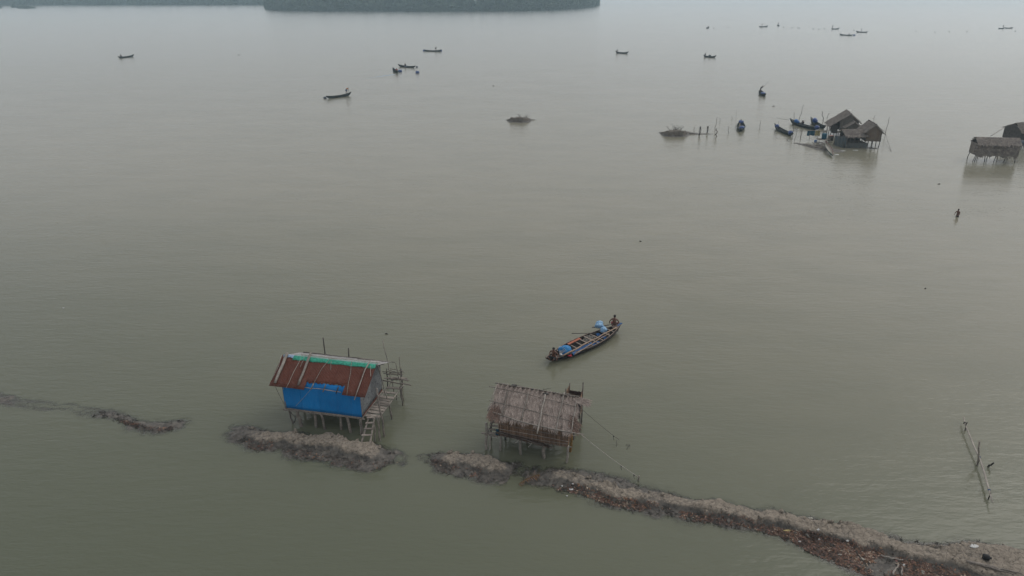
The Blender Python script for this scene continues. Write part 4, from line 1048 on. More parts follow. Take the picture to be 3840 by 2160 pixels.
# walls of upright reeds
def reed_wall(a, b, z0, z1, nm, mat='reed', step=.055, jit=.05):
    a, b = Vector(a), Vector(b); n = int((b - a).length / step); m = MB(); d = (b - a).normalized(); nn = Vector((-d.y, d.x, 0))
    for i in range(n):
        p = a + d * (i + .5) * step; r = RNG.uniform(.016, .026)
        lo, hi = z0 + RNG.uniform(-jit, jit * .4), z1 + RNG.uniform(-jit * .5, jit * .5)
        o = nn * RNG.uniform(-.014, .014)
        m.tube([p + o + Vector((0, 0, lo)), p + o + d * RNG.uniform(-.012, .012) + Vector((0, 0, hi))], r, 5)
    m.grid(lambda u, v: a + (b - a) * u + nn * .03 + Vector((0, 0, z0 + .03 + (z1 - z0 - .03) * v)), 2, 2)
    return m.build(nm, mat, th)
frw = reed_wall((-.08, 0, 0), (4.17, 0, 0), 1.18, 2.48, 'front_reed_wall')
reed_wall((4.17, 0, 0), (4.17, 2.5, 0), 1.2, 2.55, 'side_reed_wall', 'reed')
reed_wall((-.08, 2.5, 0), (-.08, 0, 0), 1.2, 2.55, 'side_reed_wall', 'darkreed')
reed_wall((4.17, 2.5, 0), (-.08, 2.5, 0), 1.2, 2.5, 'back_reed_wall')
for z, sg in ((2.02, .04), (1.66, -.02), (1.5, .1)):
    MB().tube(sag((-.1, -.045, z), (4.2, -.045, z - .10), sg, 12), .014, 5).build('wall_lath', 'palepole' if z < 2 else 'pole', frw, True)
MB().box((2.05, 1.25, 1.22), (4.2, 2.5, .06)).build('floor', 'darkpole', th)
for y in (.08, 1.25, 2.4): pole('floor_beam', (-.3, y, 1.13), (4.4, y, 1.12), .05, 'pole', th)
# thatch skirt hanging loose below the front wall
m = MB(); rr = random.Random(5)
for k in range(330):
    t = rr.random(); x0 = -.25 + 3.0 * t; z0 = 1.46 - .30 * t + rr.uniform(-.05, .05); ln = rr.uniform(.35, .95); a = rr.uniform(-.42, -.08) - .1 * t
    p = Vector((x0, -.14 + rr.uniform(-.08, .05), z0)); q = p + Vector((ln * math.cos(a), rr.uniform(-.05, .03), ln * math.sin(a) * .62)); w = Vector((.0, -.012, .018))
    mid = p.lerp(q, .5) + Vector((0, -.03, .02))
    m.add([p - w, p + w, mid + w, mid - w, q], [(0, 1, 2, 3), (3, 2, 4)])
o = m.build('thatch_skirt', 'reddleaf', th); o['kind'] = 'stuff'
pole('skirt_pole', (-.2, -.2, 1.50), (2.8, -.2, 1.16), .03, 'pole', th)
for x, z in ((1.15, 1.3), (1.95, 1.2)): pole('skirt_stick', (x + .12, -.26, z), (x - .1, -.28, z - .35), .018, 'palepole', th)
for x, y, r, mt in ((0, 0, .075, 'palepole'), (1.31, .09, .085, 'pole'), (2.73, .10, .10, 'pole'), (4.14, 0, .075, 'palepole'), (4.12, 1.17, .085, 'frondgold'), (0, 1.3, .07, 'darkpole'), (1.4, 1.3, .08, 'pole'), (2.7, 1.3, .08, 'pole'), (0, 2.45, .07, 'pole'), (1.4, 2.45, .07, 'pole'), (2.8, 2.45, .07, 'pole'), (4.1, 2.45, .07, 'pole')):
    pole('stilt', (x, y, -.6), (x + RNG.uniform(-.06, .06), y, 1.15 if y else 2.35), r, mt, th, r * .9, .02, 5, 8) if y else pole('stilt', (x, y + .06, -.6), (x + RNG.uniform(-.06, .06), y + .08, 1.2), r, mt, th, r * .9, .02, 5, 8)
# little landing on the left
ld = thing('plank_landing', 'small plank landing with thick posts at the left side of the thatched hut', 'landing', (A2.x, A2.y, 0), TH2)
for x, y, h, r in ((-.86, -.02, 1.9, .085), (-.62, -.05, 1.25, .05), (-.88, 1.0, 2.0, .06), (-.25, 1.2, 1.9, .05)):
    pole('post', (x, y, -.5), (x + .03, y + .02, h), r, 'palepole' if y < .5 else 'darkpole', ld, r * .9, .02, 5, 8)
MB().beam((-1.1, -.12, 1.22), (-.05, -.16, 1.16), .10, .07).build('cross_plank', 'plank', ld)
for k in range(5): MB().box((-.5 + RNG.uniform(-.04, .04), .05 + k * .24, 1.20 + .10 * k), (.66, .17, .035), Matrix.Rotation(RNG.uniform(-.12, .12), 3, 'Z')).build('plank', 'plank', ld)
pole('slanting_rail', (-.75, -.05, 1.1), (-.55, 1.2, 1.95), .03, 'darkpole', ld); pole('slanting_rail', (-.2, -.05, 1.1), (-.2, 1.2, 1.9), .03, 'darkpole', ld)
cb = MB(); cb.grid(lambda a, b: Vector((-.22 + .18 * a + .03 * math.sin(b * 7), -.10 + .02 * math.sin(a * 9), 1.65 - .42 * b)), 6, 8, .01)
tag(cb.build('hanging_cloth', 'teal', None, True), 'dark teal cloth hanging at the left corner of the thatched hut', 'cloth').matrix_world = Matrix.Translation((A2.x, A2.y, 0)) @ Matrix.Rotation(TH2, 4, 'Z')
# reed screen behind the hut
sc_o = FT.w((3.75, 3.6, 0)); scr = thing('reed_screen', 'dark brown reed screen open at the top behind the thatched hut', 'screen', sc_o, TH2)
_th = th; th = scr
x0, x1 = -.38, .42
a = reed_wall((x1, .55, 0), (x0, .55, 0), 1.0, 2.45, 'screen_panel', 'darkreed', .045)
reed_wall((x0 - .05, -.15, 0), (x0, .6, 0), 1.0, 2.75, 'screen_panel', 'reed', .06); reed_wall((x1, .6, 0), (x1 + .06, -.15, 0), 1.0, 2.5, 'screen_panel', 'reed', .06)
th = _th
for x, y, h in ((x0 - .08, -.2, 3.0), (x0, .65, 2.9), (x1 + .05, .65, 3.1), (x1 + .1, -.18, 2.5)): pole('post', (x, y, -.5), (x, y, h), .05, 'pole', scr)
for z in (1.3, 1.8, 2.2): pole('lath', (x0, .50, z), (x1, .50, z), .015, 'reed', scr)
MB().box((0, .2, .98), (.95, .95, .05)).build('screen_floor', 'plank', scr)
for k in range(4): MB().box((-.05 + RNG.uniform(-.04, .04), -.25 - k * .22, 1.12), (.7, .17, .035)).build('plank', 'plank', scr)
# mooring lines
def rope_line(lab, a, b, drop, r=.017, mat='rope', knots=()):
    t = thing('mooring_rope', lab, 'rope', (b[0], b[1], 0))
    a, b = Vector(a) - t.location, Vector(b) - t.location; q = sag(a, b, drop, 14)
    MB().tube(q, r, 5).build('line', mat, t, True)
    for k in knots:
        p = q[int(k * 14)]; MB().blob(p - Vector((0, 0, .05)), (.045, .04, .06), .2, 7, 5).build('knot', 'darkrope', t, True)
        MB().tube([p, p - Vector((.02, .02, .13)), p - Vector((-.03, 0, .3))], .014, 5).build('loose_end', 'darkrope', t, True)
    return t
e1 = P(*k2(2120, 1345), .25); s1_ = FT.w(FT.on(*k2(1350, 770), (0, 1, 0), -.2))
rope_line('taut pale rope from the thatched hut down to the stake on the bank', s1_, e1, .10, .02, 'rope', (.74, .95))
e2 = P(*k2(1870, 860), .05); s2_ = FT.w(FT.on(*k2(1350, 430), (0, 1, 0), 1.2))
rope_line('thin grey rope running from the thatched hut into the open water', s2_, e2, .06, .013, 'pole', (.92,))
tag(pole('stake', P(*k2(2120, 1385), 0) - Vector((0, 0, .3)), e1 + Vector((.02, .0, .12)), .06, 'palepole'), 'stubby pale stake on the bank holding the taut rope', 'stake')
tw = thing('broken_branch', 'broken twigs sticking out of the water beyond the thatched hut', 'branch', P(*k2(1900, 930)))
pole('twig', (-.35, -.25, -.2), (-.3, .1, .3), .02, 'darkpole', tw, .012); pole('twig', (.1, .1, -.1), (.5, -.1, .12), .02, 'darkpole', tw, .012); pole('twig', (.5, -.1, .12), (.25, -.45, .02), .015, 'darkpole', tw, .01)

# ================================================================== THE LADEN BOAT
def k3(x, y): return 2030 + x * 330 / 2277, 1160 + y * 210 / 1449
a, b = P(*k3(150, 1290), .42), P(*k3(2085, 400), .62)
BL = (b - a).length; BTH = math.atan2(b.y - a.y, b.x - a.x)
bc = (a + b) / 2 + Vector((-math.sin(BTH), math.cos(BTH), 0)) * .12; bc.z = 0
FBo = Frame(bc, BTH)
boat = thing('fishing_boat', 'long dark wooden boat laden with blue nets and poles near the huts', 'boat', bc, BTH)
hull, lin, rim, hb, shr = boat_parts(BL, 1.75, .66, .50, .40, .2, 30, .06, 2.1)
hull_o = hull.build('hull', 'hull', boat, True); lin.build('lining', 'inside', boat)
for g in rim: g.build('gunwale', 'rim', boat)
for s in (-.80, -.62, -.45, -.28, -.12, .02, .17, .32, .55, .70, .82):
    thwart(s, BL, hb, shr, .10, .04).build('thwart', 'thwart', boat)
for s in [-.9 + .09 * i for i in range(21)]:
    q = [Vector((s * BL / 2, sy * (hb(s) - .04) * w, max(.07, .06 + (shr(s) - .05) * zz))) for sy, w, zz in ((1, 1, .95), (1, .9, .5), (1, .6, .12), (-1, .6, .12), (-1, .9, .5), (-1, 1, .95))]
    MB().tube(q, .022, 5).build('rib', 'inside', hull_o)
for s0, s1 in ((.80, .985), (-.985, -.84)):
    MB().add([(s0 * BL / 2, hb(s0) - .03, shr(s0) - .0), (s0 * BL / 2, -hb(s0) + .03, shr(s0) - .0), (s1 * BL / 2, -.03, shr(s1) + .012), (s1 * BL / 2, .03, shr(s1) + .012)], [(0, 1, 2, 3)]).build('end_deck', 'rim', boat)
pole('stern_post', (-BL / 2 + .03, 0, .40), (-BL / 2 - .02, 0, .58), .05, 'rim', boat)
pr = MB().beam((BL / 2 - .55, .02, .56), (BL / 2 + .10, .0, .70), .16, .05); pr.build('bow_board', 'bluetarp', boat)
for side in (1, -1):
    MB().tube([(s * BL / 2, side * (hb(s) + .012), shr(s) - .12) for s in [-.95 + .1 * i for i in range(20)]], .02, 5).build('rubbing_strake', 'hull', hull_o)
def inb(x, y, z): return FBo.w(FBo.on(*k3(x, y), (0, 0, 1), z))
def lay(name, lab, cat, pts, r, mat, r2=None, group=None):
    q = [inb(*p) for p in pts]
    if len(q) == 2: q = wob(q[0], q[1], 8, r * .4)
    n = len(q) - 1; r2 = r * .7 if r2 is None else r2
    return tag(MB().tube(q, [r + (r2 - r) * i / n for i in range(n + 1)], 7).build(name, mat, None, True), lab, cat, group)
lay('bamboo_pole', 'thick tan bamboo pole lying lengthwise on the laden boat', 'pole', [(545, 1205, .56), (1945, 468, .72)], .062, 'bamboo')
lay('bamboo_pole', 'thinner tan pole lying along the near side of the laden boat', 'pole', [(865, 1165, .50), (1760, 610, .56)], .04, 'bamboo')
lay('bamboo_pole', 'dark thin pole sticking out from the side of the laden boat', 'pole', [(785, 625, .55), (1440, 615, .50)], .03, 'darkpole')
lay('bamboo_pole', 'short pale pole across the rope heap in the boat', 'pole', [(1110, 900, .46), (1330, 770, .46)], .03, 'thwart')
def paddle(lab, a, b, mat):
    t = thing('paddle', lab, 'paddle', (a[0], a[1], 0)); A, B = Vector(a) - t.location, Vector(b) - t.location; d = (B - A).normalized()
    MB().tube([A, A.lerp(B, .72)], [.022, .022], 6).build('shaft', mat, t)
    MB().beam(A.lerp(B, .70), B, .15, .03).build('blade', mat, t); return t
paddle('dark paddle with its blade over the far side of the boat', inb(1690, 430, .62), inb(1310, 470, .5), 'darkpole')
paddle('long paddle held by the man in the maroon wrap', inb(2030, 358, .86), inb(1615, 425, .66), 'darkpole')
# loads
def put(name, mb, lab, cat, mat, smooth=True, group=None):
    return tag(mb.build(name, mat, None, smooth), lab, cat, group)
bp_ = inb(605, 1035, .62)
big = thing('net_bundle', 'large bright blue tarpaulin bundle tied with white cord near the stern', 'bundle', (bp_.x, bp_.y, .06), BTH)
MB().blob((.03, 0, .44), (.54, .48, .40), .10, 22, 14, seed=4).build('tarpaulin', 'cyan', big, True)
tp_ = big.children[0]
for k in range(7):
    a0 = -1.2 + k * .36; q = [Vector((-.56, -.08, .36)), Vector((-.42 + .1 * math.cos(a0), .34 * math.sin(a0) - .02, .60 + .14 * math.cos(a0))), Vector((-.22, .46 * math.sin(a0), .62 + .24 * math.cos(a0)))]
    MB().tube(q, .014, 5).build('tie_cord', 'white', tp_)
MB().blob((-.56, -.08, .34), (.06, .06, .07), .2, 8, 6).build('cord_knot', 'white', tp_, True)
for x, y, z, s, lab in ((1500, 405, .72, (.37, .34, .30), 'pale blue netting ball on the far gunwale by the bow'), (1612, 530, .52, (.30, .28, .27), 'smaller pale blue netting ball below the other in the bow')):
    p = inb(x, y, z); o = link('net_ball', MB().blob((0, 0, 0), s, .10, 20, 14).mesh('net_ball', 'netball', True), None, p, (0, 0, BTH)); tag(o, lab, 'net ball', 'pale netting balls in the laden boat')
# folded blue tarpaulin lying lengthwise
q0, q1 = FBo.on(*k3(790, 1150), (0, 0, 1), .38), FBo.on(*k3(1290, 860), (0, 0, 1), .38)
m = MB()
def g(a, b):
    p = q0.lerp(q1, a); w = .20 * (.6 + .6 * math.sin(math.pi * min(1, a + .12))) * (b - .5)
    return FBo.w((p.x, p.y + w * 2, .30 + .13 * math.sin(math.pi * b) + .04 * math.sin(9 * a + 4 * b) + .02 * math.sin(21 * a)))
m.grid(g, 24, 8); put('folded_tarpaulin', m, 'long folded blue tarpaulin between the two tan poles', 'tarpaulin', 'bluetarp')
for (x0, y0, x1, y1, w, lab) in ((1310, 930, 1480, 830, .20, 'dark blue cloth lying low on the near side of the boat'), (1590, 750, 1640, 700, .22, 'small dark blue cloth between thwarts near the bow'), (1400, 660, 1510, 640, .18, 'bright blue scrap beside the rope heap')):
    a_, b_ = FBo.on(*k3(x0, y0), (0, 0, 1), .25), FBo.on(*k3(x1, y1), (0, 0, 1), .25); m = MB()
    m.grid(lambda a, b: FBo.w((a_.x + (b_.x - a_.x) * a, a_.y + (b_.y - a_.y) * a + w * 2 * (b - .5), .20 + .10 * math.sin(math.pi * b) + .05 * math.sin(8 * a + 5 * b))), 12, 8)
    put('cloth', m, lab, 'cloth', 'bluetarp')
p0 = FBo.on(*k3(690, 905), (0, 0, 1), .52); p1 = FBo.on(*k3(1000, 750), (0, 0, 1), .50)
put('board', MB().beam(FBo.w(p0), FBo.w(p1), .20, .04), 'orange brown board resting on the thwarts beside the big bundle', 'board', 'redplank', False)
# heap of rope
hp = inb(1240, 745, .30); rh = thing('rope_heap', 'tangled heap of pale rope amidships in the laden boat', 'rope', (hp.x, hp.y, .08), BTH)
for k in range(16):
    rr = random.Random(k); r0 = rr.uniform(.16, .52); ph = rr.uniform(0, 6); cx, cy, cz = rr.uniform(-.18, .18), rr.uniform(-.18, .18), .06 + .22 * rr.random()
    q = [Vector((cx + r0 * math.cos(ph + t * .45) * (1 + .1 * math.sin(3 * t)), cy + r0 * .8 * math.sin(ph + t * .45), cz + .05 * math.sin(t * 1.3 + k))) for t in range(14)]
    MB().tube(q, .02, 5).build('rope_coil', 'rope', rh, True)
MB().blob((0, 0, .02), (.5, .42, .16), .15, 14, 8).build('rope_core', 'darkrope', rh, True)
p = inb(505, 1225, .52); pot = thing('cooking_pot', 'small round tin pot beside the man at the stern', 'pot', p)
MB().lathe((0, 0, 0), [(.06, 0), (.12, .04), (.14, .11), (.11, .17), (.13, .20)], 14).build('pot_body', 'tin', pot, True); MB().lathe((0, 0, .20), [(.13, 0), (.09, .03), (.02, .05)], 12).build('pot_lid', 'tin', pot, True)
p = inb(735, 1200, .36); put('cloth', MB().blob(p, (.17, .12, .07), .25, 10, 7), 'crumpled red cloth on the floor near the stern', 'cloth', 'redcloth')
p = inb(430, 1215, .48); d_ = inb(470, 1235, .48) - p
put('board', MB().beam(p - Vector((.15, .12, 0)), p + Vector((.16, -.14, 0)), .12, .03), 'pale board beside the man at the stern', 'board', 'thwart', False)
p = inb(560, 1190, .45); put('cloth', MB().beam(p, inb(680, 1130, .5), .12, .05), 'strip of blue cloth under the end of the thick pole', 'cloth', 'cyan', False)
mp = inb(1880, 440, .50); person('sit_paddle', (mp.x, mp.y, .46), BTH + .55, 'bare-backed person in a maroon wrap sitting at the bow', 'maroon', scale=1.12)
mp = inb(330, 1255, .42); person('sit_paddle', (mp.x, mp.y, .34), BTH + math.pi + .2, 'bare-chested person in dark shorts crouching at the stern', 'darkcloth', scale=1.08)

# ================================================================== FAR HUTS
def thatch_slope(m, p00, p10, p11, p01, nu=14, nv=6, thick=.12, rag=.10):
    """roof slope p00-p10 along the eave, p01-p11 along the ridge: slab with a ragged edge and rows of loose leaves"""
    p00, p10, p11, p01 = map(Vector, (p00, p10, p11, p01))
    n = (p10 - p00).cross(p01 - p00).normalized()
    if n.z < 0: n = -n
    def S(a, b): return (p00.lerp(p10, a)).lerp(p01.lerp(p11, a), b)
    vs, fs = [], []
    for j in range(nv + 1):
        for i in range(nu + 1):
            p = S(i / nu, j / nv) + n * RNG.uniform(-.03, .03)
            if j == 0: p += (p00 - p01).normalized() * RNG.uniform(-rag, rag)
            vs.append(p)
    k = len(vs); vs += [p - n * thick for p in vs]
    for j in range(nv):
        for i in range(nu):
            q = (j * (nu + 1) + i, j * (nu + 1) + i + 1, (j + 1) * (nu + 1) + i + 1, (j + 1) * (nu + 1) + i)
            fs += [q, tuple(reversed([c + k for c in q]))]
    ringi = [i for i in range(nu + 1)] + [(j + 1) * (nu + 1) - 1 for j in range(1, nv + 1)] + [nv * (nu + 1) + i for i in range(nu - 1, -1, -1)] + [j * (nu + 1) for j in range(nv - 1, 0, -1)]
    for a, b in zip(ringi, ringi[1:] + ringi[:1]): fs.append((a, a + k, b + k, b))
    m.add(vs, fs)
    dn = (p00 - p01).normalized(); sd = (p10 - p00).normalized(); area = (p10 - p00).length * (p01 - p00).length
    for _ in range(int(area * 26)):
        p = S(RNG.random(), RNG.random() ** 1.1) + n * .03; d = (dn + sd * RNG.uniform(-.6, .6)).normalized(); l = RNG.uniform(.3, .7); w = sd * RNG.uniform(.02, .05)
        m.add([p - w, p + w, p + d * l * .6 + w + n * .05, p + d * l * .6 - w + n * .04, p + d * l + n * .01], [(0, 1, 2, 3), (3, 2, 4)])
    return m
def gable_hut(lab, base, rz, W, D, zf, ze, zr, over=.35, wall='tanwall', left_ext=0.0, thatch='farthatch', group=None, fore=.3):
    """gable end faces local -y; ridge runs along y"""
    t = thing('stilt_hut', lab, 'hut', base, rz, group)
    for sx in (-1, 1):
        ex = sx * (W / 2 + over) - (left_ext if sx < 0 else 0); ez = ze - (over + (left_ext if sx < 0 else 0)) * (zr - ze) / (W / 2) * (.75 if left_ext else 1)
        thatch_slope(MB(), (ex, -fore, ez), (ex, D + fore, ez), (0, D + fore, zr), (0, -fore, zr)).build('roof_slope', thatch, t)
    for k in range(5):
        y = -fore + (D + 2 * fore) * (k + .5) / 5
        pole('roof_pole', (-.05, y, zr + .12), (W / 2 + over, y + .1, ze - over * .6 + .14), .035, 'pole', t)
    m = MB()
    m.tube(wob((0, -fore - .1, zr + .08), (0, D + fore, zr + .06), 6, .04), .09, 7); m.build('ridge_roll', thatch, t)
    for y, nm in ((0.0, 'front_wall'), (D, 'back_wall')):
        MB().add([(-W / 2, y, zf), (W / 2, y, zf), (W / 2, y, ze - .02), (0, y, zr - .12), (-W / 2, y, ze - .02), (-W / 2, y + .05, zf), (W / 2, y + .05, zf), (W / 2, y + .05, ze - .02), (0, y + .05, zr - .12), (-W / 2, y + .05, ze - .02)],
                 [(0, 1, 2, 3, 4), (9, 8, 7, 6, 5), (0, 5, 6, 1), (1, 6, 7, 2), (4, 9, 5, 0)]).build(nm, wall, t)
    for sx in (-1, 1):
        MB().box((sx * (W / 2 - .03), D / 2 + .03, (zf + ze) / 2 - .01), (.05, D - .06, ze - zf - .02)).build('side_wall', wall, t)
        pole('corner_post', (sx * W / 2, -.05, zf - .1), (sx * W / 2, -.05, ze), .06, 'darkpole', t)
    MB().box((0, D / 2, zf - .04), (W + .1, D + .1, .07)).build('floor', 'darkpole', t)
    for i in range(3):
        for j in range(3):
            x, y = (i - 1) * W / 2 * .95, j * D / 2
            pole('stilt', (x + RNG.uniform(-.25, .25), y, -.5), (x, y, zf - .05), .08, 'darkpole', t)
    for k in range(4): pole('wall_pole', (-W / 2 + W * (k + .5) / 4, -.06, zf), (-W / 2 + W * (k + .5) / 4, -.06, zf + (ze - zf) * .98), .03, 'pole', t)
    return t
def k5(x, y): return 2880 + x * 500 / 2576, 380 + y * 230 / 1185
# right-hand hut of the cluster: gable wall toward us
hb0, hb1 = P(*k5(1895, 900)), P(*k5(2150, 905))
rzB = math.atan2(hb1.y - hb0.y, hb1.x - hb0.x) - .05
cB = (hb0 + hb1) / 2 + Vector((-.25, 0, 0))
gable_hut('right hut of the stilt cluster with brown mat gable and grey thatch', cB, rzB, 2.5, 3.9, 1.25, 2.95, 4.1, .42, 'tanwall')
# main hut of the cluster, its left slope swept far down
cA = P(*k5(1460, 770)) ; cA.y += 4.2; cA.x = P(*k5(1480, 640)).x - .55
gable_hut('largest hut of the stilt cluster under a high sweeping grey thatch', cA, rzB - .1, 3.2, 4.6, 1.3, 2.9, 4.25, .5, 'greywall', 1.3)
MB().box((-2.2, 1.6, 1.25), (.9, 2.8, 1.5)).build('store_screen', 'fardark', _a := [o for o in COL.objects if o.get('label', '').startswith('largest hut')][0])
for _x, _y in ((-2.9, 0), (-2.9, 2.3), (-2.9, 4.5)): pole('stilt', (_x, _y, -.5), (_x, _y, 2.0), .07, 'darkpole', _a)
# small lower gable in front of it
cA2 = Vector((cA.x + .1, cA.y - 1.9, 0))
gable_hut('low front gable of the cluster standing before the largest hut', cA2, rzB - .1, 2.4, 1.6, 1.1, 2.2, 3.0, .35, 'greywall', 0, 'farthatch')
# shelter with nets in front
sA, sB = P(*k5(1480, 900)), P(*k5(1890, 900))
SW = (sB - sA).length
shl = thing('net_shelter', 'low thatched shelter hung with grey nets in front of the cluster', 'shelter', (sA.x, sA.y, 0), math.atan2(sB.y - sA.y, sB.x - sA.x))
thatch_slope(MB(), (-.2, -.25, 1.95), (SW + .2, -.25, 1.95), (SW + .1, 1.5, 3.0), (-.4, 1.5, 3.0), rag=.12).build('roof_slope', 'farthatch', shl)
thatch_slope(MB(), (SW + .1, 3.0, 2.2), (-.4, 3.0, 2.2), (-.4, 1.5, 3.0), (SW + .1, 1.5, 3.0)).build('roof_slope', 'farthatch', shl)
for k in range(6):
    x = SW * k / 5; pole('post', (x, .0, -.5), (x, .02, 2.05), .05, 'pole', shl); pole('post', (x, 2.6, -.5), (x, 2.6, 2.3), .05, 'darkpole', shl)
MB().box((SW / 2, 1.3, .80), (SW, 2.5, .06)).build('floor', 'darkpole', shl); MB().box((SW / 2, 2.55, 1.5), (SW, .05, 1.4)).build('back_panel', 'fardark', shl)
pole('rail', (-.2, -.02, 1.15), (SW + .1, -.02, 1.2), .035, 'pole', shl)
m = MB(); m.grid(lambda a, b: Vector((-.3 + (SW + .35) * a, -.12 + .06 * math.sin(a * 17) + .1 * (1 - b), 0.0 + .92 * b - .12 * math.sin(math.pi * (a * 3 % 1)) * b)), 40, 8, .02); m.build('net_curtain', 'net', shl)
nf = P(*k5(1260, 830)); ne = P(*k5(1490, 905))
fen = thing('net_fence', 'curved blue grey net fence left of the low shelter', 'fence', nf)
m = MB(); dv = ne - nf
m.grid(lambda a, b: Vector((dv.x * a - .5 * math.sin(math.pi * a) * .4, dv.y * a - .35 * math.sin(math.pi * a), -.05 + (1.9 - .25 * math.cos(a * 3)) * b)) + Vector((.05 * math.sin(23 * a + 3 * b), .05 * math.sin(17 * a), 0)), 26, 8, .02); m.build('net', 'netblue', fen)
for a in (0, .33, .66, 1): pole('post', (dv.x * a, dv.y * a - .2, -.4), (dv.x * a, dv.y * a - .2, 2.1), .04, 'pole', fen)

# mud under the cluster, and the two mounds out in the water
class Mound(Bank): pass
def mound(knots, seed, kind='mud_bank'):
    b_ = Bank(knots, seed); v, q = b_.mesh(.12, -.2); o = link(kind, raw_mesh(kind, v, q, 'greymud')); o['kind'] = 'structure'; return b_, o
mound([(*k5(560, 800), .2, .10, .6, .6, .08), (*k5(760, 830), .4, .25, .8, .8, .15), (*k5(960, 870), .6, .35, 1.0, 1.2, .2), (*k5(1150, 900), .7, .40, 1.2, 1.4, .22), (*k5(1300, 930), .6, .22, 1.3, 1.2, .14)], 101)
mound([(*k5(1880, 890), .2, .06, .5, .6, .05), (*k5(2050, 900), .3, .10, .5, .7, .07)], 103)
mdA, mdA_o = mound([(1905, 448, .2, .08, .5, .5, .05), (1930, 440, 1.0, .95, 1.0, .8, .2), (1960, 440, 1.1, 1.05, 1.2, .8, .22), (1985, 446, .4, .3, .8, .6, .1), (2005, 449, .2, .05, .5, .5, .04)], 107)
mdB, mdB_o = mound([(2480, 495, .1, .06, .4, .5, .05), (2515, 490, 1.1, 1.1, 1.0, 1.0, .25), (2545, 488, 1.0, 1.25, 1.1, 1.0, .25), (2575, 493, .5, .45, .9, .7, .15), (2620, 500, .3, .15, .6, .5, .08), (2665, 502, .2, .05, .4, .4, .03)], 109)
def thicket(lab, p, n, h, spread, mat='twig'):
    t = thing('dry_bush', lab, 'bush', p)
    for k in range(n):
        a = RNG.uniform(0, 6.28); e = Vector((math.cos(a) * spread * RNG.uniform(.3, 1), math.sin(a) * spread * RNG.uniform(.2, .7), h * RNG.uniform(.5, 1)))
        q = wob((RNG.uniform(-.1, .1), 0, 0), e, 5, .06); MB().tube(q, [.05, .045, .038, .03, .022, .014], 5).build('branch', mat, t)
        m = MB()
        for _ in range(4):
            b0 = q[RNG.randint(2, 5)]; m.tube([b0, b0 + Vector((RNG.uniform(-.4, .4), RNG.uniform(-.3, .3), RNG.uniform(.05, .4)))], [.022, .010], 4)
        m.build('twigs', mat, t)
    return t
def on_mound(b_, u, v, z): p = P(u, v, z); p.z = float(b_.h(np.array([p.x]), np.array([p.y]))[0]) - .05; return p
thicket('bare dry bush on the small round mound in open water', on_mound(mdA, 1955, 438, .6), 16, 1.2, 1.7)
thicket('bare grey bush on the mound left of the stakes', on_mound(mdB, 2528, 487, .7), 22, 1.7, 2.0)
# dark bird-like bit of driftwood on the mound
dw = on_mound(mdB, 2558, 484, .8); tag(MB().tube([dw + Vector((-.5, 0, .2)), dw + Vector((-.1, 0, .28)), dw + Vector((.3, 0, .12)), dw + Vector((.7, 0, .1))], [.08, .12, .09, .04], 7).build('driftwood', 'black', None, True), 'dark lump of driftwood on top of the mound left of the stakes', 'driftwood')
def k4(x, y): return 2450 + x * 950 / 2576, 380 + y * 240 / 651
for lab, xb, yb, xt, yt, r, mt in (
    ('tallest crooked stake near the end of the mound', 622, 318, 650, 160, .06, 'pole'),
    ('stout split stake leaning at the end of the mound', 640, 358, 645, 275, .12, 'pole'),
    ('short pale stake behind the tallest stake', 678, 215, 678, 168, .04, 'pole'),
    ('short stake standing left of the end-on boat', 764, 325, 764, 255, .06, 'pole'),
    ('small far stake above the end-on boat', 800, 190, 800, 148, .04, 'pole'),
    ('very thin tall pole beside the end-on boat', 838, 258, 845, 85, .025, 'pole'),
    ('lone bent stake right of the end-on boat', 1078, 290, 1092, 195, .045, 'pole'),
    ('thin pair stake on the mound, left one', 412, 305, 412, 258, .035, 'pole'),
    ('thin pair stake on the mound, right one', 420, 308, 421, 258, .03, 'pole'),
    ('stub of a stake near the small blue-bundled boat', 1358, 402, 1360, 382, .07, 'darkpole'),
    ('thin mast standing in the small blue-bundled boat', 1268, 265, 1273, 198, .03, 'pole'),
    ('dark pole right of the longest moored boat', 1420, 300, 1434, 108, .05, 'darkpole'),
    ('tallest slanting pole among the moored boats', 1478, 205, 1528, 35, .05, 'darkpole'),
    ('thick dark pole beside the sweeping thatch', 1730, 205, 1716, 100, .08, 'darkpole'),
    ('leaning pole touching the sweeping thatch', 1765, 170, 1788, 120, .06, 'darkpole'),
    ('slender pole at the left end of the cluster mound', 1435, 405, 1468, 270, .04, 'pole'),
    ('short slender pole on the cluster mound', 1495, 400, 1500, 330, .035, 'pole'),
    ('bent tall pole standing right of the cluster', 2355, 345, 2402, 158, .05, 'pole'),
    ('pole poking up behind the right hut roof', 2240, 175, 2258, 140, .05, 'pole')):
    px_pole(lab, *k4(xb, yb), *k4(xt, yt), r, mt, name='stake' if 'stake' in lab else 'bamboo_pole', cat='stake' if 'stake' in lab else 'pole')
for lab, x, y, s in (('tuft of dry reeds in the water before the mound', 465, 345, 1.0), ('smaller tuft of dry reeds right of the first', 545, 322, .8)):
    p = P(*k4(x, y)); t = thing('reed_tuft', lab, 'reeds', p)
    for k in range(9):
        pole('reed', (RNG.uniform(-.12, .12), RNG.uniform(-.1, .1), -.3), (RNG.uniform(-.2, .35) * s, RNG.uniform(-.2, .2), RNG.uniform(.8, 1.6) * s), .03, 'twig', t, .02)
    MB().blob((.1 * s, 0, 1.35 * s), (.15, .13, .30), .35, 9, 7).build('seed_head', 'twig', t)
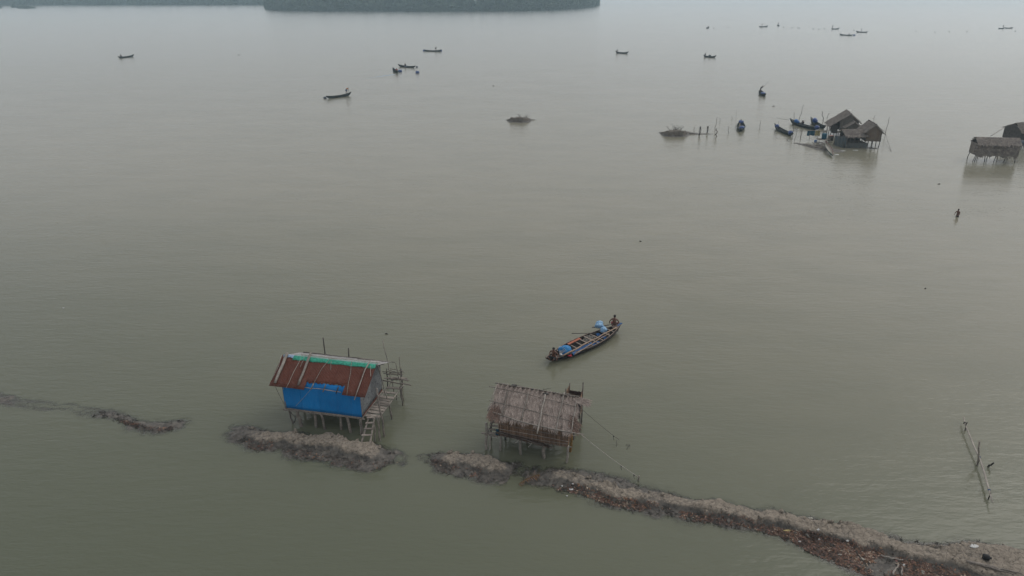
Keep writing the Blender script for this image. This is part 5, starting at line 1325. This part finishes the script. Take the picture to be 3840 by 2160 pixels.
# clothes line, drum, table and debris
ln_a, ln_b = P(*k5(430, 740), 0), P(*k5(1140, 740), 0)
cl_t = thing('washing_line', 'washing line of a pole on props left of the shelter', 'washing line', (ln_a.x, ln_a.y, 0), math.atan2(ln_b.y - ln_a.y, ln_b.x - ln_a.x))
LW = (ln_b - ln_a).length
pole('line_pole', (-.2, 0, 1.62), (LW, 0, 1.68), .045, 'palepole', cl_t)
for x in (.3, 1.9, 3.4, 5.0, LW - .2): pole('prop', (x + RNG.uniform(-.2, .2), .05, -.4), (x, .02, 1.75 + RNG.uniform(0, .5)), .04, 'pole', cl_t)
for x0, x1, zl, mt, lab in ((2.95, 4.35, .95, 'teal', 'wide teal cloth hanging on the washing line'), (4.45, 5.35, .98, 'yellowcloth', 'yellow and white cloth hanging beside the teal one'), (5.75, 6.6, .40, 'palecloth', 'pale cloth hung above the blue drum')):
    m = MB(); m.grid(lambda a, b: Vector((x0 + (x1 - x0) * a, .05 + .05 * math.sin(a * 14 + b * 2) * b, 1.70 - zl * b * (1 + .06 * math.sin(a * 9)))), 16, 8, .012)
    o = tag(m.build('hanging_cloth', mt, None, True), lab, 'cloth', 'cloths on the washing line'); o.location = cl_t.location; o.rotation_euler.z = cl_t.rotation_euler.z
plat = P(*k5(1060, 800)); pt = thing('bamboo_platform', 'rough bamboo platform carrying the blue drum', 'platform', plat)
for k in range(7): pole('slat', (-1.0, -.5 + k * .2, .62), (1.0, -.5 + k * .2, .64), .05, 'pole', pt)
for x, y in ((-.9, -.4), (.9, -.4), (-.9, .6), (.9, .6)): pole('leg', (x, y, -.3), (x, y, .72), .05, 'pole', pt)
drum(plat + Vector((.1, .1, .69)), 'big upright blue drum on the bamboo platform', .42, .95, False, 'teal')
drum(plat + Vector((-1.6, -.5, .15)), 'small blue container at the foot of the platform', .2, .45, False, 'bluetarp')
bb = P(*k5(1200, 790)); t = thing('wooden_box', 'pale open wooden box leaning beside the net fence', 'box', bb + Vector((0, 0, .2)), .3)
for x in (-.35, .35): MB().box((x, 0, .5), (.05, .6, 1.0)).build('side', 'plank', t)
MB().box((0, .28, .5), (.65, .05, 1.0)).build('back', 'palecloth', t); MB().box((0, 0, .02), (.65, .55, .05)).build('bottom', 'plank', t); MB().box((0, 0, .98), (.65, .55, .04)).build('lid', 'redplank', t)
pile = thing('driftwood_pile', 'pile of grey sticks and branches on the cluster mound', 'driftwood', P(*k5(1010, 880)))
for k in range(34):
    a = RNG.uniform(0, 6.28); c = Vector((RNG.uniform(-1.1, 1.1), RNG.uniform(-1.2, 1.2), .2 + RNG.uniform(0, .45))); d = Vector((math.cos(a), math.sin(a), RNG.uniform(-.3, .5))) * RNG.uniform(.5, 1.1)
    pole('stick', c - d, c + d, RNG.uniform(.03, .06), RNG.choice(('pole', 'palepole', 'darkpole')), pile, .02, .05)
# upturned canoe plank
ca, cb_ = P(*k5(1095, 805), .75), P(*k5(1250, 1080), .05); d = ca - cb_; L_ = d.length
can = thing('canoe', 'narrow green and white dugout hauled up on the cluster mound', 'canoe', (ca + cb_) / 2, math.atan2(d.y, d.x))
hull, lin, rim, hbb, shh = boat_parts(L_, .8, .42, .38, .3, .1, 14, .04)
grp = [hull.build('hull', 'canoegreen', can, True), lin.build('lining', 'palecloth', can), rim[0].build('gunwale', 'palecloth', can), rim[1].build('gunwale', 'maroon', can)]
for o in grp: o.rotation_euler.y = -math.asin(min(.4, (ca.z - cb_.z) / L_))
# boats around the cluster
def boat_px(lab, bow, stern, zb=.55, **kw): return far_boat(lab, P(*bow, zb), P(*stern, zb), **kw)
G2 = 'boats moored beside the hut cluster'
t, L, sh_, hb_ = boat_px('small dark boat with blue bundles at both ends moored left of the huts', k5(120, 470), k5(488, 640), .5, group=G2)
bundle(t, (L * .34, 0, .62), (.5, .42, .42), 'blue bundle in the bow of the small moored boat'); bundle(t, (-L * .36, 0, .60), (.6, .46, .42), 'blue bundle in the stern of the small moored boat')
t, L, sh_, hb_ = boat_px('longest dark boat moored behind the washing line', k5(415, 360), k5(985, 520), .6, group=G2, beam=1.35)
bundle(t, (L * .26, 0, .70), (.62, .5, .42), 'blue bundle near the bow of the longest moored boat', 'bluetarp'); bundle(t, (-L * .44, 0, .65), (.6, .45, .42), 'blue bundle at the stern of the longest moored boat')
person('squat', in_boat(t, (L * .02, 0, .45)), t.rotation_euler.z, 'person bent down in dark clothes in the longest moored boat', 'darkcloth', 'darkcloth')
bowp = P(*k5(405, 362), .85); tag(pole('bamboo_pole', bowp, bowp + Vector((-2.4, .6, .35)), .035, 'pole'), 'pole jutting from the bow of the longest moored boat', 'pole')
t, L, sh_, hb_ = boat_px('dark boat with raised bow half hidden behind the sweeping thatch', k5(820, 340), k5(1120, 480), .7, group=G2, zend=.9, beam=1.3)
bundle(t, (L * .20, 0, .80), (.7, .5, .5), 'blue bundle in the boat behind the sweeping thatch')
t, L, sh_, hb_ = far_boat('end-on boat with blue bundles fore and aft near the stakes', P(*k4(892, 202), .5), P(*k4(890, 308), .3), group=G2, beam=1.7)
bundle(t, (L * .36, 0, .60), (.5, .5, .42), 'blue bundle at the far end of the end-on boat'); bundle(t, (-L * .30, -.1, .58), (.5, .55, .42), 'blue bundle at the near end of the end-on boat')
MB().beam((-L * .1, .25, .5), (L * .4, .2, .55), .12, .04).build('plank', 'thwart', t)
# litter afloat by the cluster
for k, (x, y) in enumerate(((1445, 955), (1690, 945), (1320, 1030), (1540, 190), (690, 355))):
    p = P(*k5(x, y), .02); m = MB().blob((0, 0, 0), (.5, .28, .05), .25, 10, 6)
    o = m.build('plastic_scrap', 'white', None, True); o.location = p
    tag(o, ('white plastic scrap floating before the net curtain', 'smaller white scrap floating right of the other before the nets', 'white scrap lying at the tip of the green dugout', 'white board laid on the ridge of the sweeping thatch', 'white scrap floating beyond the longest moored boat')[k], 'plastic')
    if k == 3: o.location = (cA.x + .1, cA.y + 1.2, 4.72)
r_ = rope_line('long thin rope slanting into the water right of the cluster', P(*k4(2330, 330), 0) + Vector((0, 0, 1.2)), P(*k4(2420, 512), 0), .05, .03, 'pole', (.6,))

# ---- huts at the right edge
def k6(x, y): return 3560 + x * 280 / 1268, 380 + y * 320 / 1449
ra, rb = P(*k6(420, 1025)), P(*k6(1100, 1045))
RW = (rb - ra).length
rs = thing('stilt_hut', 'low stilt shelter with two tiers of grey thatch at the right edge', 'hut', (ra.x, ra.y, 0), math.atan2(rb.y - ra.y, rb.x - ra.x))
thatch_slope(MB(), (-.15, -.35, 2.75), (RW + .35, -.35, 2.75), (RW + .55, 1.3, 3.75), (-.05, 1.3, 3.75), rag=.14).build('roof_slope', 'farthatch', rs)
thatch_slope(MB(), (RW + .5, 2.8, 2.8), (-.05, 2.8, 2.8), (-.05, 1.3, 3.75), (RW + .55, 1.3, 3.75)).build('roof_slope', 'farthatch', rs)
thatch_slope(MB(), (-.1, -.22, 1.02), (RW + .25, -.22, .95), (RW + .25, -.02, 2.75), (-.1, -.02, 2.75), rag=.22).build('thatch_wall', 'farthatch', rs)
for nm, x in (('side_wall', 0.05), ('side_wall', RW + .1)): MB().box((x, 1.25, 1.95), (.08, 2.4, 1.75)).build(nm, 'farthatch', rs)
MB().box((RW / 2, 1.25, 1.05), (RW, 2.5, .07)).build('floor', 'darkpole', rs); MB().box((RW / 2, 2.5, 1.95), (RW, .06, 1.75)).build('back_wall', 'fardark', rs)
for z in (1.3, 1.75, 2.2, 2.65, 3.1, 3.7): pole('batten', (-.45, -.1 + max(0, z - 2.75) * 1.4, z), (.25, -.1 + max(0, z - 2.75) * 1.4, z + .01), .05, 'darkpole', rs)
for i in range(5):
    for y in (.0, 2.4): pole('stilt', (RW * i / 4 + RNG.uniform(-.1, .1), y, -.5), (RW * i / 4 + (.12 if i == 0 else 0), y, 1.05), .07, 'darkpole', rs)
pole('slanting_stilt', (-.25, .1, -.3), (.1, .1, 1.2), .06, 'darkpole', rs)
rh_ = P(*k6(1330, 820)); rt = thing('stilt_hut', 'stilt hut with slanting striped thatch and grey blue wall cut by the right edge', 'hut', (rh_.x + 1.0, rh_.y + 1.6, 0), .12)
thatch_slope(MB(), (-2.2, -.5, 2.7), (3.2, -.5, 2.9), (2.8, 2.2, 4.3), (-1.4, 2.2, 4.0), 16, 8).build('roof_slope', 'farthatch', rt)
thatch_slope(MB(), (3.0, 4.6, 3.0), (-1.8, 4.6, 2.8), (-1.4, 2.2, 4.0), (2.8, 2.2, 4.3)).build('roof_slope', 'farthatch', rt)
for k in range(7): t_ = .1 + .13 * k; pole('roof_batten', Vector((-2.2, -.5, 2.7)).lerp(Vector((-1.4, 2.2, 4.0)), t_) + Vector((-.1, -.06, .12)), Vector((3.2, -.5, 2.9)).lerp(Vector((2.8, 2.2, 4.3)), t_) + Vector((0, -.06, .12)), .035, 'palepole', rt)
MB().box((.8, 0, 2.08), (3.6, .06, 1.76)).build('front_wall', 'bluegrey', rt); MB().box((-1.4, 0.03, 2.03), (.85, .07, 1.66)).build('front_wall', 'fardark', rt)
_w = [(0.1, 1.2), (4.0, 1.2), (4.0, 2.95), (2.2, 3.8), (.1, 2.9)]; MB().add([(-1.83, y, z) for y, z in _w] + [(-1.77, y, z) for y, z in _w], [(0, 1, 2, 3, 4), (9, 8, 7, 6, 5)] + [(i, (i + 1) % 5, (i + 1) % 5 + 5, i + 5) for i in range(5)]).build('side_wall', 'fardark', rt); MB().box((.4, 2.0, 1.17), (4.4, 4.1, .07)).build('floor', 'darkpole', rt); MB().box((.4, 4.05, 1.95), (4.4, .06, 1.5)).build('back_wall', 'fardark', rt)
for x in (-1.7, -.3, 1.1, 2.4):
    for y in (.1, 2, 3.9): pole('stilt', (x, y, -.5), (x, y, 1.15), .07, 'darkpole', rt)
for x, z in ((-2.1, 1.9), (-2.15, 1.55)): pole('wall_batten', (x - .4, -.06, z), (x + .8, -.06, z), .04, 'darkpole', rt)
tag(pole('bamboo_pole', FT.w((0, 0, 0)) * 0 + P(*k6(700, 590), 3.6), P(*k6(935, 445), 4.2), .05, 'pole'), 'slanting pole between the two right edge huts', 'pole')
tag(pole('bamboo_pole', P(*k6(1165, 1060), -.2), P(*k6(1140, 790), 1.9), .04, 'palepole'), 'thin pole standing at the right end of the low shelter', 'pole')
nb = P(*k6(1200, 800), .2); o = put('net_heap', MB().blob(nb + Vector((.2, 0, .9)), (.8, .5, .5), .2, 14, 9), 'grey net heap hanging between the right edge huts', 'net', 'bluegrey')
pole('prop', Vector((0, 0, -1.6)), Vector((0, 0, -.2)), .05, 'darkpole', o).location = nb + Vector((.2, 0, .9))

# ================================================================== FAR BOATS AND SWIMMING THINGS
def kk(x, y): return 1180 + x * 540 / 2576, 160 + y * 240 / 1145
def k8(x, y): return 2280 + x * 1560 / 2576, 60 + y * 320 / 528
def ends(c, hl, ang):
    c = Vector((c[0], c[1], 0)); d = Vector((math.cos(ang), math.sin(ang), 0)) * hl; return c + d, c - d
GF = 'fishing boats scattered on the far water'
def mk(lab, bow, stern, pose=None, at=0.0, plab='', shirt=None, lower='darkcloth', turn=0.0, **kw):
    t, L, sh_, hb_ = far_boat(lab, bow, stern, group=GF, **kw)
    if pose:
        s = at; z = .42 if abs(s) < .6 else sh_(s) + .02
        if abs(s) < .6: z = sh_(s) - .03
        person(pose, in_boat(t, (s * L / 2, 0, z - (.0 if pose in ('stand', 'bend', 'lean_pole') else .05))), t.rotation_euler.z + turn, plab, lower, shirt, 1.18)
    return t, L
B5 = mk('green grey boat with a standing net hauler near the middle left', P(*kk(655, 905), .6), P(*kk(200, 962), .6), 'bend', .62, 'person in an orange shirt bending over the bow of the boat', 'orange', 'bluecloth')
drum(P(*kk(187, 998)) + Vector((0, 0, .12)), 'dark drum float beside the bow of the orange-shirted hauler boat', .32, .7, True, 'bluegrey')
B2 = mk('flat dark boat with a blue drum at each end in the far middle', P(*kk(2270, 140), .5), P(*kk(1950, 132), .5), 'bend', .35, 'person in pale clothes bending in the flat boat with two drums', 'palecloth', 'darkcloth', math.pi / 2)
drum(P(*kk(1965, 145)) + Vector((0, -1.2, .12)), 'blue drum at the left end of the flat boat', .5, 1.0, True); drum(P(*kk(2262, 150)) + Vector((0, -1.2, .12)), 'blue drum at the right end of the flat boat', .5, 1.0, True)
B3 = mk('dark boat with a blue cloth over its side behind the small red one', P(*kk(1490, 405), .5), P(*kk(1805, 425), .5), 'squat', .1, 'person bent low in the boat with the blue cloth', 'darkcloth', 'darkcloth')
m = MB(); m.grid(lambda a, b: Vector((-.6 + 1.2 * a, .5 + .20 * min(1, b * 3), .50 - .38 * b)), 8, 6, .02); o = tag(m.build('cloth', 'bluegrey', None), 'grey blue cloth hung over the side of the dark boat', 'cloth'); o.location = B3[0].location; o.rotation_euler.z = B3[0].rotation_euler.z
drum(P(*kk(1828, 442)) + Vector((0, 0, .1)), 'pale drum float at the right tip of the dark boat', .32, .7, True, 'bluegrey')
B4 = mk('small high-bowed boat with a red-shirted person seen from behind', P(*kk(1400, 470), .6), P(*kk(1490, 528), .4), 'squat', -.55, 'person in a red shirt at the stern of the small boat', 'redcloth', 'darkcloth', zend=.95, beam=1.5)
drum(P(*kk(1530, 522)) + Vector((0, 0, .15)), 'blue drum floating against the red-shirted boat', .55, 1.1, True); drum(P(*kk(1840, 545)) + Vector((0, 0, .15)), 'blue drum floating alone right of the red-shirted boat', .55, 1.1, True)
na, nb_ = P(*kk(1450, 568)), P(*kk(830, 652)); m = MB()
m.grid(lambda a, b: na.lerp(nb_, a) + Vector((0, (b - .5) * 1.1 * math.sin(math.pi * min(1, .25 + a)) + .6 * math.sin(a * 5), .008 + .012 * math.sin(a * 60 + b * 3))), 60, 3); tag(m.build('floating_net', 'netball', None, True), 'long pale blue net trailing on the water from the red-shirted boat', 'net')
B1 = mk('lone dark boat with a crouching person at the far left', P(*(lambda x, y: (x * 1300 / 2576, y * 240 / 476))(997, 408), .7), P(*(lambda x, y: (x * 1300 / 2576, y * 240 / 476))(875, 424), .5), 'squat', -.55, 'person in pale clothes crouching in the lone far left boat', 'palecloth', 'bluecloth', math.pi)
mk('dark boat with a seated person at its left end right of centre', P(*k8(128, 226), .5), P(*k8(46, 222), .5), 'squat', -.82, 'person seated at the left end of the boat right of centre', 'darkcloth', 'darkcloth')
t, L = mk('dark boat with upturned ends and two lumps farther right', P(*k8(664, 250), .5), P(*k8(597, 246), .5), 'squat', -.8, 'person seated at the left end of the boat with upturned ends', 'darkcloth', 'darkcloth')
bundle(t, (0, 0, .6), (.6, .45, .4), 'dark net lump amidships in the boat with upturned ends', 'netblue', None)
def endon(lab, u, v, ang, pose=None, plab='', hl=3.4, **kw):
    b, s = ends(P(u, v), hl, ang); return mk(lab, b, s, pose, kw.pop('at', -.3), plab, kw.pop('shirt', 'darkcloth'), kw.pop('lower', 'darkcloth'), kw.pop('turn', 0), **kw)
endon('tiny boat pointing away in the far right distance, leftmost there', *k8(617, 76), R(60), 'squat', 'person in the leftmost tiny far boat', at=.2)
mk('long low boat in the far right distance with a person at its left', P(*k8(1000, 62), .5), P(*k8(925, 65), .5), 'stand', -.35, 'person standing in the long low far boat', 'darkcloth', 'darkcloth')
endon('tiny end-on boat with a standing person right of the long low one', *k8(1054, 61), R(85), 'stand', 'person standing in the tiny end-on far boat', at=0)
endon('small far boat with a high left end carrying a standing person', *k8(1407, 82), R(20), 'stand', 'person standing at the left of the small far boat', at=-.75)
mk('larger far boat with a drum at its right end', P(*k8(1432, 112), .6), P(*k8(1518, 117), .5), 'squat', -.45, 'person sitting in the larger far boat near its drum', 'darkcloth', 'darkcloth')
drum(P(*k8(1524, 121)) + Vector((0, 0, .1)), 'blue drum floating at the right end of the larger far boat', .55, 1.1, True)
endon('small far boat with a standing poler right of the larger one', *k8(1571, 102), R(150), 'stand', 'person standing with arms out in the small far boat', at=.1, shirt='palecloth')
endon('small far boat with two raised ends near the right edge', *k8(2436, 79), R(25), 'stand', 'person standing in the far boat near the right edge', at=.4)
endon('low empty far boat closest to the right edge', *k8(2482, 77), R(5), hl=3.0)
# the boat being poled toward us
b0, s0 = ends(P(2858, 356), 3.6, R(82)); t, L, sh_, hb_ = far_boat('blue-laden end-on boat being poled in mid distance', b0, s0, beam=1.7, group=GF)
bundle(t, (-L * .12, 0, .55), (.9, .55, .35), 'blue net heap in the boat being poled', 'drum', None)
pp = in_boat(t, (L * .33, 0, .50)); person('lean_pole', pp, R(20), 'person leaning on a pole at the far end of the boat', 'darkcloth', 'darkcloth', 1.05)
tag(pole('bamboo_pole', pp + Vector((-.5, .3, .1)), pp + Vector((1.9, .5, 2.5)), .035, 'darkpole'), 'pole held by the person in the end-on boat', 'pole')
# wader
wp = P(3590, 812); person('stand', wp + Vector((0, 0, -.78)), R(200), 'bare-chested person wading waist deep in the open water at right', 'darkcloth', None, 1.05)
# net floats in a far line
for k, (x, y) in enumerate(((1088, 69), (1140, 73), (1176, 74), (1185, 74), (1272, 80), (1305, 82), (1340, 79), (1523, 88), (1907, 94), (2025, 100), (2113, 97), (2223, 97), (2522, 94), (655, 75), (745, 70))):
    p = P(*k8(x, y), .1); o = link('net_float', MB().lathe((0, 0, -.2), [(.12, 0), (.28, .12), (.32, .25), (.26, .42), (.08, .5)], 10).mesh('net_float', 'darkpole', True), None, p); tag(o, 'small dark net float in the line across the far right water', 'float', 'net floats in a far line')
for k, (u, v, sz, lab) in enumerate(((895, 206, .6, 'dark driftwood floating alone in the upper left water'), (2402, 905, .12, 'tiny dark floating scrap in the middle of the open water'), (3470, 1082, .09, 'tiny dark scrap floating at right below the wader'), (3522, 690, .16, 'dark scrap floating above the wader'), (2900, 398, .3, 'clump of twigs floating below the poled boat'), (1450, 1252, .12, 'dark leaf floating right of the blue hut poles'), (1850, 322, .35, 'dark speck of driftwood before the far boats'))):
    tag(MB().blob(P(u, v, .02), (sz, sz * .4, .08), .3, 9, 6).build('driftwood', 'darkpole', None, True), lab, 'driftwood')
tag(MB().blob(P(237, 1155, .01), (.10, .06, .03), .2, 8, 6).build('plastic_scrap', 'white', None, True), 'tiny white scrap floating in the left open water', 'plastic')

# ================================================================== NEAR SMALL THINGS
def k7(x, y): return 3560 + x * 280 / 615, 1500 + y * 660 / 1449
q = [P(*k7(x, y), .35) for x, y in ((118, 140), (130, 200), (160, 275), (205, 385), (245, 470), (285, 590), (320, 720), (355, 842))]
tag(MB().tube(q, [.035, .04, .045, .05, .055, .055, .055, .03], 7).build('bamboo_pole', 'palepole', None, True), 'long crooked pale pole lashed to stakes at the right', 'pole')
for lab, xb, yb, zt, r in (('dark stake under the far end of the crooked pole', 127, 250, .62, .045), ('stake under the near end of the crooked pole', 325, 815, .42, .04)):
    p = P(*k7(xb, yb)); tag(pole('stake', p - Vector((0, 0, .4)), p + Vector((0, 0, zt)), r, 'darkpole'), lab, 'stake')
a = P(*k7(242, 540)); d = ray(*k7(250, 340)); b = EYE + d * ((a.y + .1) / d.y); tag(pole('stake', a - Vector((0, 0, .4)), b, .06, 'pole'), 'upright stake beside the middle of the crooked pole', 'stake')
tag(pole('stake', P(*k7(310, 555), -.1), P(*k7(365, 518), .45), .06, 'darkpole'), 'short slanting stake right of the crooked pole', 'stake')
for x, y, lab in ((125, 190, 'dark cord lashing at the far end of the crooked pole'), (247, 470, 'blue cord lashing at the middle of the crooked pole'), (328, 742, 'blue cord lashing near the tip of the crooked pole')):
    tag(MB().blob(P(*k7(x, y), .36), (.08, .07, .07), .2, 8, 6).build('cord_lashing', 'darkrope' if 'dark' in lab else 'bluecloth', None, True), lab, 'lashing')
def ground(u, v):
    z = .2
    for _ in range(4):
        p = P(u, v, z); z = max(0.0, float(bank_height(np.array([p.x]), np.array([p.y]))[0]))
    return P(u, v, z)
def kE(x, y): return 2700 + x * 1140 / 2576, 1820 + y * 340 / 768
g_ = ground(*kE(2253, 622)); bo = thing('plastic_container', 'black round container lying on the mud in the right corner', 'container', g_ + Vector((0, 0, .10)), -.6); bo.scale = (.66,) * 3
o = MB().lathe((0, 0, -.26), [(.10, 0), (.20, .03), (.23, .12), (.23, .36), (.18, .46), (.08, .50), (.08, .55)], 16).build('container_body', 'black', bo, True); o.rotation_euler = (0, R(80), 0)
o = MB().lathe((0, 0, .28), [(.09, 0), (.09, .05)], 12).build('cap', 'black', bo, True); o.rotation_euler = (0, R(80), 0)
for x, y, sx, sy, mt, lab in ((2150, 520, .20, .13, 'white', 'crumpled white plastic on the mud left of the black container'), (575, 388, .24, .07, 'yellow', 'yellow husk at the upper edge of the red leaf litter'), (768, 285, .13, .09, 'palecloth', 'pale shell on the dry crest above the yellow husk'), (832, 380, .07, .05, 'white', 'white scrap in the dark gully right of the yellow husk'), (838, 465, .06, .05, 'white', 'white shell in the middle of the red leaf litter'), (1078, 476, .07, .05, 'white', 'white scrap beside the wet gully of the long bank'), (1203, 628, .11, .10, 'palecloth', 'pale shell at the lower end of the red leaf litter'), (1012, 593, .11, .05, 'palecloth', 'pale flat chip near the near edge of the litter'), (1630, 618, .06, .05, 'white', 'white speck on the mud above the driftwood'), (1555, 680, .06, .05, 'white', 'white speck beside the bottom driftwood'), (1717, 740, .09, .12, 'palecloth', 'pale scrap at the bottom edge right of the driftwood'), (675, 480, .06, .05, 'white', 'white chip at the waterline of the litter')):
    p = ground(*kE(x, y)); tag(MB().blob((0, 0, 0), (sx, sy, .05), .35, 10, 7).build('scrap', mt, None, True), lab, 'scrap').location = p + Vector((0, 0, .03))
def kD(x, y): return 1560 + x * 840 / 2576, 1640 + y * 260 / 797
for x, y, s, lab in ((1785, 603, .13, 'white oval shell on the rust litter where the long bank begins'), (1803, 540, .06, 'small white chip above the oval shell'), (1680, 565, .06, 'small white chip left of the oval shell'), (1735, 678, .06, 'small pale chip below the oval shell')):
    tag(MB().blob((0, 0, 0), (s, s * .6, .04), .2, 10, 7).build('scrap', 'white', None, True), lab, 'scrap').location = ground(*kD(x, y)) + Vector((0, 0, .03))
# golden palm frond at the waterline
f0, f1 = ground(*kD(1180, 548)), ground(*kD(1420, 440)); fr_ = thing('palm_frond', 'golden brown fallen palm frond at the tip of the long bank', 'palm frond', f0)
dv = f1 - f0; pts = [dv * (i / 8) + Vector((0, 0, .05 + .10 * math.sin(math.pi * i / 8))) for i in range(9)]
MB().tube(pts, [.012, .02, .028, .03, .03, .034, .04, .045, .05], 6).build('stem', 'frondgold', fr_, True)
for k in range(26):
    t_ = k / 26; p = pts[0].lerp(pts[-1], t_) + Vector((0, 0, .05 + .10 * math.sin(math.pi * t_)))
    for s in (-1, 1):
        if s > 0 and RNG.random() < .5: continue
        d = (Vector((.35, s * .9, 0)) + Vector((RNG.uniform(-.3, .3), 0, RNG.uniform(-.15, .1)))).normalized() * RNG.uniform(.25, .5)
        MB().add([p, p + d * .5 + Vector((.02, 0, .03)), p + d, p + d * .5 - Vector((.02, 0, -.0))], [(0, 1, 2, 3)]).build('leaflet', 'reddleaf' if k % 3 else 'frondgold', fr_)
# driftwood in the bottom right corner
for lab, pts, r, mt in (('pale forked driftwood at the bottom edge', ((1465, 765), (1490, 710), (1512, 680)), .05, 'palepole'), ('second pale stick beside the forked driftwood', ((1540, 770), (1536, 700)), .045, 'palepole'), ('thin dark stick lying through the red litter', ((1150, 560), (1200, 640), (1245, 700)), .03, 'darkpole'), ('long grey root in the right corner mud', ((2090, 650), (2260, 690), (2400, 720), (2560, 760)), .07, 'pole'), ('second grey root below the long one', ((2200, 680), (2330, 720), (2480, 765)), .06, 'pole'), ('grey branch half buried in the wet mud', ((1360, 600), (1450, 630), (1550, 640)), .045, 'palepole')):
    q = [ground(*kE(x, y)) + Vector((0, 0, .06 + .03 * RNG.random())) for x, y in pts]; q2 = []
    for a_, b_ in zip(q, q[1:]): q2 += wob(a_, b_, 3, .03)[:-1]
    q2.append(q[-1]); n_ = len(q2) - 1
    tag(MB().tube(q2, [r * (1 - .5 * i / n_) for i in range(n_ + 1)], 6).build('driftwood', mt, None, True), lab, 'driftwood')
tag(MB().tube([ground(u, v) + Vector((0, 0, .05)) for u, v in ((985, 1650), (1005, 1650), (1022, 1655))], [.03, .05, .03], 6).build('driftwood', 'darkpole', None, True), 'short dark stick on the bank left of the blue hut', 'driftwood')
# weedy dark clumps and twigs stuck in the wet aprons
def clumps(bi, n, lab):
    b_ = BANKS[bi]; m = MB()
    for _ in range(n):
        s = RNG.uniform(0, 1) * b_.s[-1]; x, y = np.interp(s, b_.s, b_.p[:, 0]), np.interp(s, b_.s, b_.p[:, 1]); wc = np.interp(s, b_.s, b_.k[:, 0])
        side = RNG.choice((-1, -1, 1)); w = np.interp(s, b_.s, b_.k[:, 2 if side < 0 else 3])
        x += RNG.uniform(-.2, .2); y += side * (wc + RNG.uniform(0, 1.1) * w); h = float(b_.h(np.array([x]), np.array([y]))[0])
        if h < -.04 or h > .3: continue
        for _k in range(RNG.randint(2, 5)):
            p = Vector((x + RNG.uniform(-.12, .12), y + RNG.uniform(-.12, .12), max(h, 0) + .01)); a = RNG.uniform(0, 6.28); l = RNG.uniform(.06, .22)
            m.tube([p, p + Vector((math.cos(a) * l, math.sin(a) * l, RNG.uniform(.0, .10)))], [.022, .010], 4)
    o = m.build('root_debris', 'darkpole', None); tag(o, lab, 'root debris', kind='stuff')
for bi, n, lab in ((1, 60, 'dark roots and twigs on the low left bank'), (2, 130, 'dark roots along the bank by the blue hut'), (3, 70, 'dark roots along the bank before the thatched hut'), (4, 300, 'dark roots and twigs along the long bank')): clumps(bi, n, lab)
